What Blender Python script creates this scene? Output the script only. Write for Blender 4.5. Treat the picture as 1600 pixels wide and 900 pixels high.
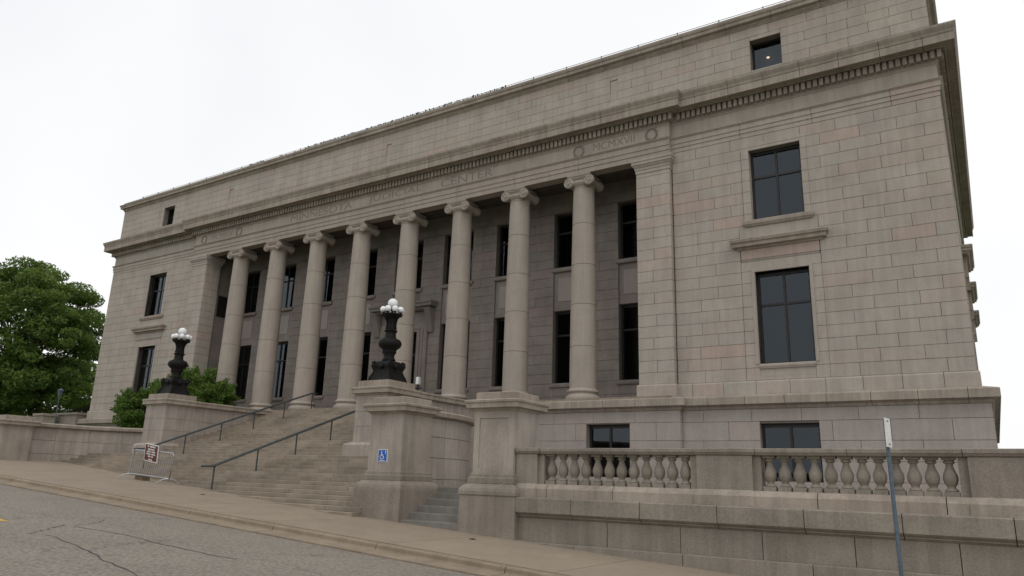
import bpy, math, random
from mathutils import Vector, Matrix
random.seed(7)
PI = math.pi
for o in list(bpy.data.objects): bpy.data.objects.remove(o)
S = bpy.context.scene
COL = S.collection

# ------------------------------------------------------------------ camera
cam_d = bpy.data.cameras.new('camera'); cam = bpy.data.objects.new('camera', cam_d); COL.objects.link(cam)
yaw, pitch, roll = -0.574551, 0.258584, 0.031119
cy, sy, cp, sp = math.cos(yaw), math.sin(yaw), math.cos(pitch), math.sin(pitch)
fwd = Vector((sy*cp, cy*cp, sp)); rgt = Vector((cy, -sy, 0)); upv = rgt.cross(fwd)
r2 = math.cos(roll)*rgt + math.sin(roll)*upv; u2 = -math.sin(roll)*rgt + math.cos(roll)*upv
m = Matrix((r2, u2, -fwd)).transposed().to_4x4(); m.translation = Vector((30.7356, -32.5967, -4.3781))
cam.matrix_world = m
cam_d.sensor_width = 36; cam_d.lens = 25.83; cam_d.clip_start = 0.1; cam_d.clip_end = 3000
S.camera = cam

# ------------------------------------------------------------------ world, sun, exposure
SUN_EL, SUN_AZ = math.radians(58), math.radians(128)     # azimuth clockwise from +y
w = bpy.data.worlds.new('World'); S.world = w; w.use_nodes = True
nt = w.node_tree; nt.nodes.clear()
out = nt.nodes.new('ShaderNodeOutputWorld'); bg = nt.nodes.new('ShaderNodeBackground')
sky = nt.nodes.new('ShaderNodeTexSky'); sky.sky_type = 'NISHITA'; sky.sun_disc = False
sky.sun_elevation = SUN_EL; sky.sun_rotation = SUN_AZ; sky.air_density = 1.5; sky.dust_density = 4
tc = nt.nodes.new('ShaderNodeTexCoord')
nz = nt.nodes.new('ShaderNodeTexNoise'); nz.inputs['Scale'].default_value = 1.6; nz.inputs['Detail'].default_value = 4
cr = nt.nodes.new('ShaderNodeValToRGB')
cr.color_ramp.elements[0].position = 0.3; cr.color_ramp.elements[0].color = (9.2, 9.35, 9.6, 1)
cr.color_ramp.elements[1].position = 0.62; cr.color_ramp.elements[1].color = (10.6, 10.6, 10.6, 1)
mx = nt.nodes.new('ShaderNodeMixRGB'); mx.inputs[0].default_value = 0.94
nt.links.new(tc.outputs['Generated'], nz.inputs['Vector']); nt.links.new(nz.outputs['Fac'], cr.inputs[0])
nt.links.new(sky.outputs[0], mx.inputs[1]); nt.links.new(cr.outputs[0], mx.inputs[2])
nt.links.new(mx.outputs[0], bg.inputs['Color']); bg.inputs['Strength'].default_value = 0.1
nt.links.new(bg.outputs[0], out.inputs['Surface'])
sd = bpy.data.lights.new('sun', 'SUN'); sd.energy = 0.6; sd.angle = math.radians(25); sd.color = (1, .97, .92)
sun = bpy.data.objects.new('sun', sd); COL.objects.link(sun)
sdir = Vector((math.sin(SUN_AZ)*math.cos(SUN_EL), math.cos(SUN_AZ)*math.cos(SUN_EL), math.sin(SUN_EL)))
sun.rotation_euler = sdir.to_track_quat('Z', 'Y').to_euler(); sun.location = (40, -60, 60)
vs = S.view_settings; vs.view_transform = 'Standard'; vs.look = 'None'; vs.exposure = 0.0; vs.gamma = 1; vs.use_curve_mapping = False
S.render.engine = 'CYCLES'; S.cycles.max_bounces = 6

# ------------------------------------------------------------------ materials
def new_mat(name):
    m = bpy.data.materials.new(name); m.use_nodes = True
    return m, m.node_tree, m.node_tree.nodes['Principled BSDF']
def N(t, typ, **kw):
    n = t.nodes.new(typ)
    for k, v in kw.items():
        if k in n.inputs: n.inputs[k].default_value = v
        else: setattr(n, k, v)
    return n
def ramp(t, stops):
    n = t.nodes.new('ShaderNodeValToRGB'); e = n.color_ramp.elements
    while len(e) < len(stops): e.new(0.5)
    for el, (p, c) in zip(e, stops): el.position = p; el.color = (*c, 1) if len(c) == 3 else c
    return n
def mul(t, a, b, fac=1.0, mode='MULTIPLY'):
    n = t.nodes.new('ShaderNodeMixRGB'); n.blend_type = mode; n.inputs[0].default_value = fac
    t.links.new(a, n.inputs[1]); t.links.new(b, n.inputs[2]); return n.outputs[0]
def g(v): return (v, v, v)
def stone(name, stops, rough=.8, streak=.22, speck=.12, blotch=.2, bump=.25, scale=1.0):
    """granite: per-block tint, blotches, fine grain, rain streaks"""
    m, t, b = new_mat(name); L = t.links.new
    oi = N(t, 'ShaderNodeObjectInfo'); geo = N(t, 'ShaderNodeNewGeometry')
    base = ramp(t, stops); L(oi.outputs['Random'], base.inputs[0])
    n1 = N(t, 'ShaderNodeTexNoise', Scale=.9*scale, Detail=6, Roughness=.6); L(geo.outputs['Position'], n1.inputs['Vector'])
    r1 = ramp(t, [(.3, g(1-blotch)), (.7, g(1+blotch*.6))]); L(n1.outputs['Fac'], r1.inputs[0])
    n2 = N(t, 'ShaderNodeTexNoise', Scale=22*scale, Detail=3, Roughness=.7); L(geo.outputs['Position'], n2.inputs['Vector'])
    r2_ = ramp(t, [(.3, g(1-speck)), (.7, g(1+speck))]); L(n2.outputs['Fac'], r2_.inputs[0])
    mp = N(t, 'ShaderNodeMapping'); mp.inputs['Scale'].default_value = (3.2, 3.2, .22); L(geo.outputs['Position'], mp.inputs['Vector'])
    n3 = N(t, 'ShaderNodeTexNoise', Scale=1.3, Detail=5, Roughness=.65); L(mp.outputs[0], n3.inputs['Vector'])
    r3 = ramp(t, [(.42, g(1-streak)), (.56, g(1.0)), (.75, g(1.05))]); L(n3.outputs['Fac'], r3.inputs[0])
    c = mul(t, base.outputs[0], r1.outputs[0]); c = mul(t, c, r2_.outputs[0]); c = mul(t, c, r3.outputs[0])
    L(c, b.inputs['Base Color']); b.inputs['Roughness'].default_value = rough
    if 'Specular IOR Level' in b.inputs: b.inputs['Specular IOR Level'].default_value = .3
    bp = N(t, 'ShaderNodeBump', Strength=bump, Distance=.02); L(n2.outputs['Fac'], bp.inputs['Height']); L(bp.outputs[0], b.inputs['Normal'])
    return m
def plain(name, col, rough=.6, metal=0, noise=.1, scale=6, spec=.4):
    m, t, b = new_mat(name); L = t.links.new
    geo = N(t, 'ShaderNodeNewGeometry'); n = N(t, 'ShaderNodeTexNoise', Scale=scale, Detail=5); L(geo.outputs['Position'], n.inputs['Vector'])
    r = ramp(t, [(.3, tuple(x*(1-noise) for x in col)), (.7, tuple(min(1, x*(1+noise)) for x in col))]); L(n.outputs['Fac'], r.inputs[0])
    L(r.outputs[0], b.inputs['Base Color']); b.inputs['Roughness'].default_value = rough; b.inputs['Metallic'].default_value = metal
    b.inputs['Specular IOR Level'].default_value = spec
    return m
M = {}
W0 = (.4, .352, .305)
def tint(c, r, g_, b): return (c[0]*r, c[1]*g_, c[2]*b)
M['wall'] = stone('granite_wall', [(0, tint(W0,.955,.965,.97)), (.2, W0), (.4, tint(W0,1.03,1.025,1.01)), (.6, tint(W0,.97,.99,1.0)), (.76, tint(W0,1.0,.98,.975)), (.92, tint(W0,1.02,.97,.965)), (.975, tint(W0,1.03,.955,.945)), (1, tint(W0,1.06,.93,.91))], streak=.08, blotch=.12, speck=.09)
M['col'] = stone('granite_column', [(0, (.35, .306, .258)), (.5, (.37, .324, .276)), (1, (.372, .314, .27))], streak=.07, blotch=.08)
M['trim'] = stone('granite_trim', [(0, (.328, .278, .228)), (.5, (.35, .298, .247)), (1, (.34, .28, .232))], streak=.16, blotch=.2)
M['pod'] = stone('granite_podium', [(0, (.35, .308, .278)), (.4, (.37, .33, .3)), (.75, (.36, .312, .283)), (1, (.385, .318, .285))], streak=.06, blotch=.12)
M['pier'] = stone('granite_pier', [(0, (.352, .304, .262)), (.5, (.362, .316, .278)), (1, (.342, .298, .25))], streak=.14, blotch=.2)
M['step'] = stone('granite_step', [(0, (.265, .218, .168)), (.3, (.29, .243, .19)), (.6, (.25, .208, .164)), (.85, (.29, .237, .182)), (1, (.325, .275, .222))], streak=.05, blotch=.28, speck=.1)
M['wallg'] = stone('granite_retaining', [(0, (.245, .214, .175)), (.5, (.262, .23, .19)), (.8, (.252, .222, .187)), (1, (.27, .23, .192))], streak=.13, blotch=.2, speck=.17)
M['concs'] = stone('concrete_side_step', [(0, (.2, .19, .168)), (1, (.225, .21, .188))], streak=.1, blotch=.2)
M['back'] = stone('granite_porch_shade', [(0, (.275, .24, .215)), (.3, (.3, .26, .235)), (.6, (.28, .255, .23)), (1, (.315, .255, .235))], streak=.06)  # darker than the wall granite; porch occlusion is put into the tone
M['panel'] = stone('granite_spandrel', [(0, (.37, .33, .305)), (1, (.39, .345, .32))], streak=.04, blotch=.06)
M['ceil'] = plain('porch_ceiling_dark', (.075, .062, .052), .9, 0, .2, 2)  # set near black to cut bounce and deepen the shade at the porch top
M['mortar'] = plain('mortar', (.2, .172, .148), .9)
M['letter'] = plain('letter_carve_shade', (.235, .203, .172), .9)  # darker than the frieze stone, standing in for shade in the cut letters
M['frame'] = plain('window_frame', (.018, .015, .014), .45)
M['dark'] = plain('room_dark', (.012, .012, .013), .9)
M['bronze'] = plain('lamp_bronze', (.012, .0115, .011), .6, 0, .4, 9, .15)
M['globe'] = plain('opal_glass', (.82, .83, .84), .18, 0, .02)
M['rail'] = plain('rail_paint', (.045, .056, .058), .45, .1, .2)
M['galv'] = plain('galvanised_steel', (.36, .37, .38), .42, .6, .12, 14)
M['brown'] = plain('sign_brown', (.11, .024, .018), .45)
M['white'] = plain('sign_white', (.74, .74, .72), .5, 0, .04)
M['blue'] = plain('sign_blue', (.008, .1, .42), .4, 0, .05)
M['pole'] = plain('pole_paint', (.1, .135, .17), .5, .3, .18, 12)
M['signback'] = plain('sign_metal', (.62, .62, .56), .4, .3, .1)
M['iron'] = plain('dark_iron', (.03, .03, .032), .6)
M['bark'] = plain('bark', (.055, .042, .032), .9, 0, .35, 14)
M['leafdry'] = plain('dead_leaf', (.06, .035, .02), .9)
M['yellow'] = plain('road_yellow', (.62, .36, .04), .8, 0, .2, 30)
M['soil'] = plain('lawn_green', (.05, .08, .025), .95, 0, .4, 3)
M['roof'] = plain('roof_gravel', (.2, .19, .18), .95)
M['timber'] = plain('weathered_timber', (.14, .1, .065), .9, 0, .3, 18)

def leaf_mat(name, c1, c2):
    m, t, b = new_mat(name); L = t.links.new
    geo = N(t, 'ShaderNodeNewGeometry')
    n = N(t, 'ShaderNodeTexNoise', Scale=.55, Detail=3); L(geo.outputs['Position'], n.inputs['Vector'])
    n2 = N(t, 'ShaderNodeTexWhiteNoise'); L(geo.outputs['Random Per Island'], n2.inputs['Vector'])
    ad = N(t, 'ShaderNodeMath', operation='ADD'); L(n.outputs['Fac'], ad.inputs[0])
    mu = N(t, 'ShaderNodeMath', operation='MULTIPLY'); L(geo.outputs['Random Per Island'], mu.inputs[0]); mu.inputs[1].default_value = .5
    L(mu.outputs[0], ad.inputs[1])
    r = ramp(t, [(.4, c1), (1.0, c2)]); L(ad.outputs[0], r.inputs[0])
    L(r.outputs[0], b.inputs['Base Color']); b.inputs['Roughness'].default_value = .55
    tr = N(t, 'ShaderNodeBsdfTranslucent'); L(r.outputs[0], tr.inputs['Color'])
    mixs = N(t, 'ShaderNodeMixShader'); mixs.inputs[0].default_value = .45
    L(b.outputs[0], mixs.inputs[1]); L(tr.outputs[0], mixs.inputs[2])
    L(mixs.outputs[0], t.nodes['Material Output'].inputs['Surface'])
    return m
M['leaf'] = leaf_mat('tree_leaves', (.055, .1, .017), (.17, .26, .045))
M['leaf2'] = leaf_mat('pale_tree_leaves', (.07, .12, .025), (.16, .23, .05))
M['leaf3'] = leaf_mat('shrub_leaves', (.06, .115, .018), (.16, .26, .04))

def glass_mat():
    m, t, b = new_mat('window_glass'); L = t.links.new
    gl = N(t, 'ShaderNodeBsdfGlossy', Roughness=.015); gl.inputs['Color'].default_value = (.8, .91, 1, 1)
    tr = N(t, 'ShaderNodeBsdfTransparent'); tr.inputs['Color'].default_value = (.35, .36, .36, 1)
    fr = N(t, 'ShaderNodeFresnel', IOR=1.62)
    mxs = N(t, 'ShaderNodeMixShader'); L(fr.outputs[0], mxs.inputs[0]); L(tr.outputs[0], mxs.inputs[1]); L(gl.outputs[0], mxs.inputs[2])
    L(mxs.outputs[0], t.nodes['Material Output'].inputs['Surface']); return m
M['glass'] = glass_mat()
def emit_mat(name, col, s):
    m, t, b = new_mat(name); e = N(t, 'ShaderNodeEmission', Strength=s); e.inputs['Color'].default_value = (*col, 1)
    t.links.new(e.outputs[0], t.nodes['Material Output'].inputs['Surface']); return m
M['lamp_on'] = emit_mat('ceiling_lamp_light', (1, .72, .42), 3.0)

def road_mat():
    m, t, b = new_mat('asphalt'); L = t.links.new
    geo = N(t, 'ShaderNodeNewGeometry')
    n1 = N(t, 'ShaderNodeTexNoise', Scale=.5, Detail=5, Roughness=.6); L(geo.outputs['Position'], n1.inputs['Vector'])
    r1 = ramp(t, [(.3, (.208, .182, .148)), (.7, (.245, .217, .178))]); L(n1.outputs['Fac'], r1.inputs[0])
    n2 = N(t, 'ShaderNodeTexVoronoi', Scale=13); L(geo.outputs['Position'], n2.inputs['Vector'])
    r2_ = ramp(t, [(0, g(1.3)), (.35, g(1.0)), (.8, g(.72))]); L(n2.outputs['Distance'], r2_.inputs[0])
    n4 = N(t, 'ShaderNodeTexNoise', Scale=16, Detail=4, Roughness=.8); L(geo.outputs['Position'], n4.inputs['Vector'])
    r4 = ramp(t, [(.35, g(.84)), (.65, g(1.14))]); L(n4.outputs['Fac'], r4.inputs[0])
    # cracks: distance to the edges of large cells, bent by noise
    nw = N(t, 'ShaderNodeTexNoise', Scale=.8, Detail=6, Roughness=.65); L(geo.outputs['Position'], nw.inputs['Vector'])
    sc = N(t, 'ShaderNodeVectorMath', operation='SCALE'); sc.inputs['Scale'].default_value = 2.2; L(nw.outputs['Color'], sc.inputs[0])
    av = N(t, 'ShaderNodeVectorMath', operation='ADD'); L(geo.outputs['Position'], av.inputs[0]); L(sc.outputs[0], av.inputs[1])
    mp = N(t, 'ShaderNodeMapping'); mp.inputs['Scale'].default_value = (.16, .42, .05); L(av.outputs[0], mp.inputs['Vector'])
    v = N(t, 'ShaderNodeTexVoronoi', feature='DISTANCE_TO_EDGE', Scale=1.0); L(mp.outputs[0], v.inputs['Vector'])
    rc = ramp(t, [(.002, g(.55)), (.008, g(1.0))]); L(v.outputs['Distance'], rc.inputs[0])
    c = mul(t, r1.outputs[0], r2_.outputs[0]); c = mul(t, c, r4.outputs[0]); c = mul(t, c, rc.outputs[0])
    L(c, b.inputs['Base Color']); b.inputs['Roughness'].default_value = .9
    bp = N(t, 'ShaderNodeBump', Strength=.5, Distance=.01); L(n2.outputs['Distance'], bp.inputs['Height']); L(bp.outputs[0], b.inputs['Normal'])
    return m
M['road'] = road_mat()
M['walk'] = stone('concrete_walk', [(0, (.262, .214, .16)), (.5, (.278, .228, .17)), (1, (.268, .22, .168))], streak=.05, blotch=.1, speck=.07, rough=.9)
M['kerb'] = stone('concrete_kerb', [(0, (.25, .2, .145)), (.5, (.28, .225, .162)), (1, (.265, .21, .155))], streak=.1, blotch=.2, rough=.9)

# ------------------------------------------------------------------ mesh helpers
LOC = {}
def mesh(name, v, f, mat=None, smooth=False):
    me = bpy.data.meshes.new(name); me.from_pydata([tuple(p) for p in v], [], f); me.validate(); me.update()
    if mat: me.materials.append(M[mat])
    if smooth:
        for p in me.polygons: p.use_smooth = True
        try: me.set_sharp_from_angle(angle=math.radians(40))
        except Exception: pass
    return me
def link(name, data, parent=None):
    o = bpy.data.objects.new(name, data); COL.objects.link(o)
    if parent is not None:
        o.parent = parent
        if parent.name in LOC: o.matrix_parent_inverse = Matrix.Translation(-LOC[parent.name])
    return o
def thing(name, loc, label, cat, group=None):
    o = bpy.data.objects.new(name, None); COL.objects.link(o); o.location = loc; o.empty_display_size = .3
    LOC[o.name] = Vector(loc); o['label'] = label; o['category'] = cat
    if group: o['group'] = group
    return o
def struct(o): o['kind'] = 'structure'; return o
class MB:
    def __init__(s): s.v = []; s.f = []
    def add(s, v, f):
        k = len(s.v); s.v += [tuple(p) for p in v]; s.f += [tuple(i+k for i in q) for q in f]; return s
    def box(s, x0, x1, y0, y1, z0, z1):
        return s.add([(x0,y0,z0),(x1,y0,z0),(x1,y1,z0),(x0,y1,z0),(x0,y0,z1),(x1,y0,z1),(x1,y1,z1),(x0,y1,z1)],
                     [(0,3,2,1),(4,5,6,7),(0,1,5,4),(1,2,6,5),(2,3,7,6),(3,0,4,7)])
    def rings(s, rings, cap0=True, cap1=True):
        n = len(rings[0]); k = len(s.v)
        for r in rings: s.v += [tuple(p) for p in r]
        for i in range(len(rings)-1):
            for j in range(n):
                a = k+i*n+j; b = k+i*n+(j+1) % n
                s.f.append((a, b, b+n, a+n))
        if cap0: s.f.append(tuple(k+j for j in reversed(range(n))))
        if cap1: s.f.append(tuple(k+(len(rings)-1)*n+j for j in range(n)))
        return s
    def lathe(s, prof, n=24, c=(0,0,0), axis='z'):
        R = []
        for r, h in prof:
            ring = []
            for j in range(n):
                a = 2*PI*j/n; x, y = r*math.cos(a), r*math.sin(a)
                ring.append((c[0]+x, c[1]+y, c[2]+h) if axis == 'z' else (c[0]+x, c[1]-h, c[2]+y))
            R.append(ring)
        return s.rings(R)
    def rect(s, cx, cy, hx, hy, prof):
        """stack of rectangular rings: prof = (inset outwards, z)"""
        return s.rings([[(cx-hx-o,cy-hy-o,z),(cx+hx+o,cy-hy-o,z),(cx+hx+o,cy+hy+o,z),(cx-hx-o,cy+hy+o,z)] for o, z in prof])
    def tube(s, pts, r, n=8):
        R = []
        pts = [Vector(p) for p in pts]
        for i, p in enumerate(pts):
            d = (pts[min(i+1, len(pts)-1)] - pts[max(i-1, 0)]).normalized()
            a = d.cross(Vector((0,0,1)) if abs(d.z) < .9 else Vector((1,0,0))).normalized(); b = d.cross(a)
            rr = r[i] if isinstance(r, (list, tuple)) else r
            R.append([p + rr*(math.cos(2*PI*j/n)*a + math.sin(2*PI*j/n)*b) for j in range(n)])
        return s.rings(R)
    def sphere(s, c, r, n=16, k=10, sx=1, sy_=1, sz=1):
        R = []
        for i in range(1, k):
            t = PI*i/k
            R.append([(c[0]+r*sx*math.sin(t)*math.cos(2*PI*j/n), c[1]+r*sy_*math.sin(t)*math.sin(2*PI*j/n), c[2]-r*sz*math.cos(t)) for j in range(n)])
        return s.rings(R)
    def build(s, name, mat, parent=None, smooth=False):
        return link(name, mesh(name, s.v, s.f, mat, smooth), parent)
def box(name, x0, x1, y0, y1, z0, z1, mat, parent=None): return MB().box(x0,x1,y0,y1,z0,z1).build(name, mat, parent)
UNIT = {}
def block(name, x0, x1, y0, y1, z0, z1, mat, parent):
    """one stone: a shared, slightly chamfered unit box placed by scale"""
    if mat not in UNIT:
        UNIT[mat] = mesh('stone_block', *(lambda b: (b.v, b.f))(MB().box(-.5,.5,-.5,.5,-.5,.5)), mat)
    o = link(name, UNIT[mat], parent)
    o.location = ((x0+x1)/2, (y0+y1)/2, (z0+z1)/2); o.scale = (x1-x0, y1-y0, z1-z0); return o
def holes_box(x0, x1, y0, y1, z0, z1, holes):
    """box wall (in xz) with rectangular openings, as one mesh of slabs"""
    mb = MB(); xs = sorted({x0, x1, *[h[0] for h in holes], *[h[1] for h in holes]})
    for a, b in zip(xs, xs[1:]):
        zc = [(h[2], h[3]) for h in holes if h[0] < (a+b)/2 < h[1]]; zc.sort(); z = z0
        for p, q in zc:
            if p > z: mb.box(a, b, y0, y1, z, p)
            z = q
        if z < z1: mb.box(a, b, y0, y1, z, z1)
    return mb
GAP = .016
def ashlar(parent, x0, x1, zs, yf, mat, holes=(), L=1.6, depth=.07, phase=0.0, axis='x', yb=None, jit=.12, name='ashlar_block'):
    """courses of stones on the plane y=yf (axis x) or x=yf (axis y)"""
    for k, (za, zb) in enumerate(zip(zs, zs[1:])):
        iv = [(x0, x1)]
        for h in holes:
            if h[2] < zb-.02 and h[3] > za+.02:
                iv = [p for a, b in iv for p in ((a, min(b, h[0])), (max(a, h[1]), b)) if p[1]-p[0] > .05]
        for h in holes:
            lo_, hi_ = max(x0, h[0]), min(x1, h[1])
            if h[2] < zb-.02 and h[3] > za+.02 and axis == 'x':
                for p, q in ((za, h[2]), (h[3], zb)):
                    if q-p > .07 and p >= za and q <= zb: block(name, lo_+GAP/2, hi_-GAP/2, yf, yf+depth, p+GAP/2, q-.004, mat, parent)
        for a, b in iv:
            cuts = [a]; off = phase + (L/2 if k % 2 else 0)
            j = math.floor((a-off)/L)
            while True:
                j += 1; x = off + j*L + random.uniform(-jit, jit)
                if x >= b-.45: break
                if x > a+.45: cuts.append(x)
            cuts.append(b)
            for p, q in zip(cuts, cuts[1:]):
                e = random.uniform(0, .008)
                if axis == 'x': block(name, p+GAP/2, q-GAP/2, yf-e, yf+depth, za+GAP/2, zb-GAP/2, mat, parent)
                elif yf > 0: block(name, yf-depth, yf+e, p+GAP/2, q-GAP/2, za+GAP/2, zb-GAP/2, mat, parent)
                else: block(name, yf-e, yf+depth, p+GAP/2, q-GAP/2, za+GAP/2, zb-GAP/2, mat, parent)
def run(name, prof, A, Bp, mat, parent, cuts=(), mA=0, mB=0, gap=.018, smooth=False):
    """stones of a moulding along A->B (plan points); prof = closed polygon of (outward offset, z); outward is to the right of travel.
    mA/mB: +1 outer mitre, -1 inner mitre, 0 square"""
    A = Vector((*A, 0)); Bp = Vector((*Bp, 0)); d = (Bp-A); Ln = d.length; d.normalize(); nrm = Vector((d.y, -d.x, 0))
    ts = [0] + [c for c in cuts if .3 < c < Ln-.3] + [Ln]; res = []
    for i, (a, b) in enumerate(zip(ts, ts[1:])):
        ga = a + (gap/2 if i else 0); gb = b - (gap/2 if i < len(ts)-2 else 0)
        r0 = [A + d*(ga - (mA*o if i == 0 else 0)) + nrm*o + Vector((0,0,z)) for o, z in prof]
        r1 = [A + d*(gb + (mB*o if i == len(ts)-2 else 0)) + nrm*o + Vector((0,0,z)) for o, z in prof]
        res.append(MB().rings([r0, r1]).build(name, mat, parent, smooth))
    return res
def gz(x): return -4.81 - .0598*max(-70, min(70, x))

# ================================================================== GROUND
v = []; f = []
xs = [-900, -70, -35, 0, 35, 70, 900]; ys = [-900, -60, 60, 900]
for y in ys:
    for x in xs: v.append((x, y, gz(x)-.35))
for j in range(len(ys)-1):
    for i in range(len(xs)-1): a = j*len(xs)+i; f.append((a, a+1, a+1+len(xs), a+len(xs)))
struct(link('ground', mesh('ground', v, f, 'soil')))
# road with a slight crown
v = []; f = []
ry = [-19.085, -20.5, -22.3, -24.2, -26.5, -28.6, -30.4]; rc = [-.21, -.165, -.12, -.1, -.115, -.14, -.17]
rx = list(range(-120, 121, 20))
for y, c in zip(ry, rc):
    for x in rx: v.append((x, y, gz(x)+c))
for j in range(len(ry)-1):
    for i in range(len(rx)-1): a = j*len(rx)+i; f.append((a, a+len(rx), a+1+len(rx), a+1))
road = struct(link('road', mesh('road', v, f, 'road')))
def crown(y):
    for (a, ca), (b, cb) in zip(zip(ry, rc), list(zip(ry, rc))[1:]):
        if b <= y <= a: return ca + (cb-ca)*(a-y)/(a-b)
    return -.17
for k in range(3):
    x1 = 11.35 - k*9; x0 = x1-3.2; y0, y1 = -23.94, -23.8
    link('lane_marking', mesh('lane_marking', [(x0,y0,gz(x0)+crown(y0)+.005),(x1,y0,gz(x1)+crown(y0)+.005),(x1,y1,gz(x1)+crown(y1)+.005),(x0,y1,gz(x0)+crown(y1)+.005)], [(0,1,2,3)], 'yellow'), road)
# sealed-over cracks: two bent tar lines lying in the road
for pts in ([(12.2,-22.9),(12.9,-23.6),(13.5,-24.3),(14.2,-24.1),(15.8,-24.4),(17.2,-24.75),(18.6,-25.0),(20.5,-25.9)], [(11.2,-21.4),(11.9,-22.1),(12.5,-22.9)], [(13.5,-24.3),(13.2,-25.2),(13.6,-26.4)],
            [(12.5,-22.9),(14.6,-22.6),(16.5,-22.75),(18.4,-22.5)]):
    fine = []
    for a, b in zip(pts, pts[1:]):
        for k in range(5):
            t = k/5; fine.append((a[0]+(b[0]-a[0])*t+random.uniform(-.06,.06), a[1]+(b[1]-a[1])*t+random.uniform(-.06,.06)))
    v = []; f = []
    for i, (x, y) in enumerate(fine):
        hw = random.uniform(.006, .022); z = gz(x)+crown(y)+.005
        v += [(x-hw*.5, y-hw, z), (x+hw*.5, y+hw, z)]
        if i: f.append((2*i-2, 2*i, 2*i+1, 2*i-1))
    link('crack', mesh('crack', v, f, 'iron'), road)
# sidewalk of cast slabs on a bed
KY = -18.33
def sheet(name, x0, x1, y0, y1, dz, mat, n=8):
    v = []; f = []
    for i in range(n+1):
        x = x0+(x1-x0)*i/n; v += [(x, y0, gz(x)+dz), (x, y1, gz(x)+dz)]
        if i: f.append((2*i-2, 2*i, 2*i+1, 2*i-1))
    return link(name, mesh(name, v, f, mat))
walk = struct(sheet('sidewalk', -70, 70, KY, -9, -.02, 'mortar', 14))
def slab(name, x0, x1, y0, y1, top, dep, mat, parent):
    q = [(x0,y0),(x1,y0),(x1,y1),(x0,y1)]
    return MB().rings([[(x,y,gz(x)+top-dep) for x, y in q], [(x,y,gz(x)+top) for x, y in q]]).build(name, mat, parent)
sx = 13.55 - 4.6*17
while sx < 62:
    slab('paving_slab', sx+.012, sx+4.588, KY+.03, -9, 0, .018, 'walk', walk); sx += 4.6
# kerb with cast gutter
kerb = struct(sheet('kerb', -70, 70, -18.9, KY, -.3, 'mortar', 14))
kp = [(KY,-.3),(KY,-.014),(KY-.15,-.016),(KY-.185,-.024),(KY-.205,-.045),(KY-.215,-.125),(KY-.235,-.148),(KY-.28,-.155),(KY-.73,-.165),(KY-.745,-.175),(KY-.745,-.3)]
kx = 21.68 - 3.72*20
while kx < 60:
    a, b = kx+.012, kx+3.708
    MB().rings([[(a,y,gz(a)+z) for y, z in kp], [(b,y,gz(b)+z) for y, z in kp]]).build('kerb_stone', 'kerb', kerb); kx += 3.72
# raised ground behind the retaining walls
struct(MB().box(14.02, 60, -12.2, 6, -7.5, -4.62).box(17.3, 60, -13.4, -12.19, -7.5, -4.62).box(8.85, 14.03, -6.1, 6, -7.5, -4.621).build('terrace', 'concs'))
struct(MB().box(-70, -13.95, -12.95, 60, -7, -2.6).box(-13.96, -8.85, -6.15, 0, -7, -2.601).build('lawn', 'soil'))

# ================================================================== COURTHOUSE
bld = thing('courthouse', (0, 0, -4.6), 'long grey granite courthouse with eight Ionic columns, carved frieze and dark windows', 'building')
YW = -.319; XE = 30.615; XJ = 19.03; YC = -.619; FL = -.41; YB = 2.4
ZW = [.183 + .5437*k for k in range(22)]           # wing courses
WX0, WX1 = 22.727, 24.995; Z1, Z2, Z3, Z4 = .884, 5.012, 7.488, 10.904
def pane(name, x0, x1, y, z0, z1, parent):
    return link(name, mesh(name, [(x0,y,z0),(x1,y,z0),(x1,y,z1),(x0,y,z1)], [(0,1,2,3)], 'glass'), parent)
def window(x0, x1, z0, z1, yw, deep=.34, cross=True, tz=None, fw=.1, room=True, lit=False):
    yf = yw+deep
    fr = MB()
    fr.box(x0, x0+fw, yf, yf+.12, z0, z1).box(x1-fw, x1, yf, yf+.12, z0, z1).box(x0+fw, x1-fw, yf, yf+.12, z1-fw*1.5, z1).box(x0+fw, x1-fw, yf, yf+.12, z0, z0+fw*.8)
    xm = (x0+x1)/2; tz = tz or (z0+(z1-z0)*.66)
    if cross: fr.box(xm-.05, xm+.05, yf+.002, yf+.118, z0+fw*.8, z1-fw*1.5)
    wdw = fr.build('window', 'frame', bld)
    if cross:
        MB().box(x0+fw, xm-.05, yf+.003, yf+.117, tz-.05, tz+.05).box(xm+.05, x1-fw, yf+.003, yf+.117, tz-.05, tz+.05).build('transom', 'frame', wdw)
        for a, b in ((x0+fw, xm-.05), (xm+.05, x1-fw)):
            pane('pane', a, b, yf+.06, z0+fw*.8, tz-.05, wdw); pane('pane', a, b, yf+.06, tz+.05, z1-fw*1.5, wdw)
    else: pane('pane', x0+fw, x1-fw, yf+.06, z0+fw*.8, z1-fw*1.5, wdw)
    # room behind: floor, ceiling, walls
    rm = MB(); D = 3.0
    rm.box(x0-.3, x1+.3, yf+D, yf+D+.05, z0-.3, z1+.3).box(x0-.35, x0-.3, yf+.13, yf+D, z0-.3, z1+.3).box(x1+.3, x1+.35, yf+.13, yf+D, z0-.3, z1+.3)
    rm.box(x0-.3, x1+.3, yf+.13, yf+D, z1+.3, z1+.35).box(x0-.3, x1+.3, yf+.13, yf+D, z0-.35, z0-.3)
    rm.build('room_interior', 'dark', wdw)
    if lit:
        MB().lathe([(0.02,0),(.07,.015),(.07,.05),(.02,.06)], 14, (23.62, 1.0, 16.25)).build('ceiling_lamp', 'lamp_on', wdw)
    return wdw
HR = .38   # thickness of the masonry shell behind the stone faces
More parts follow.
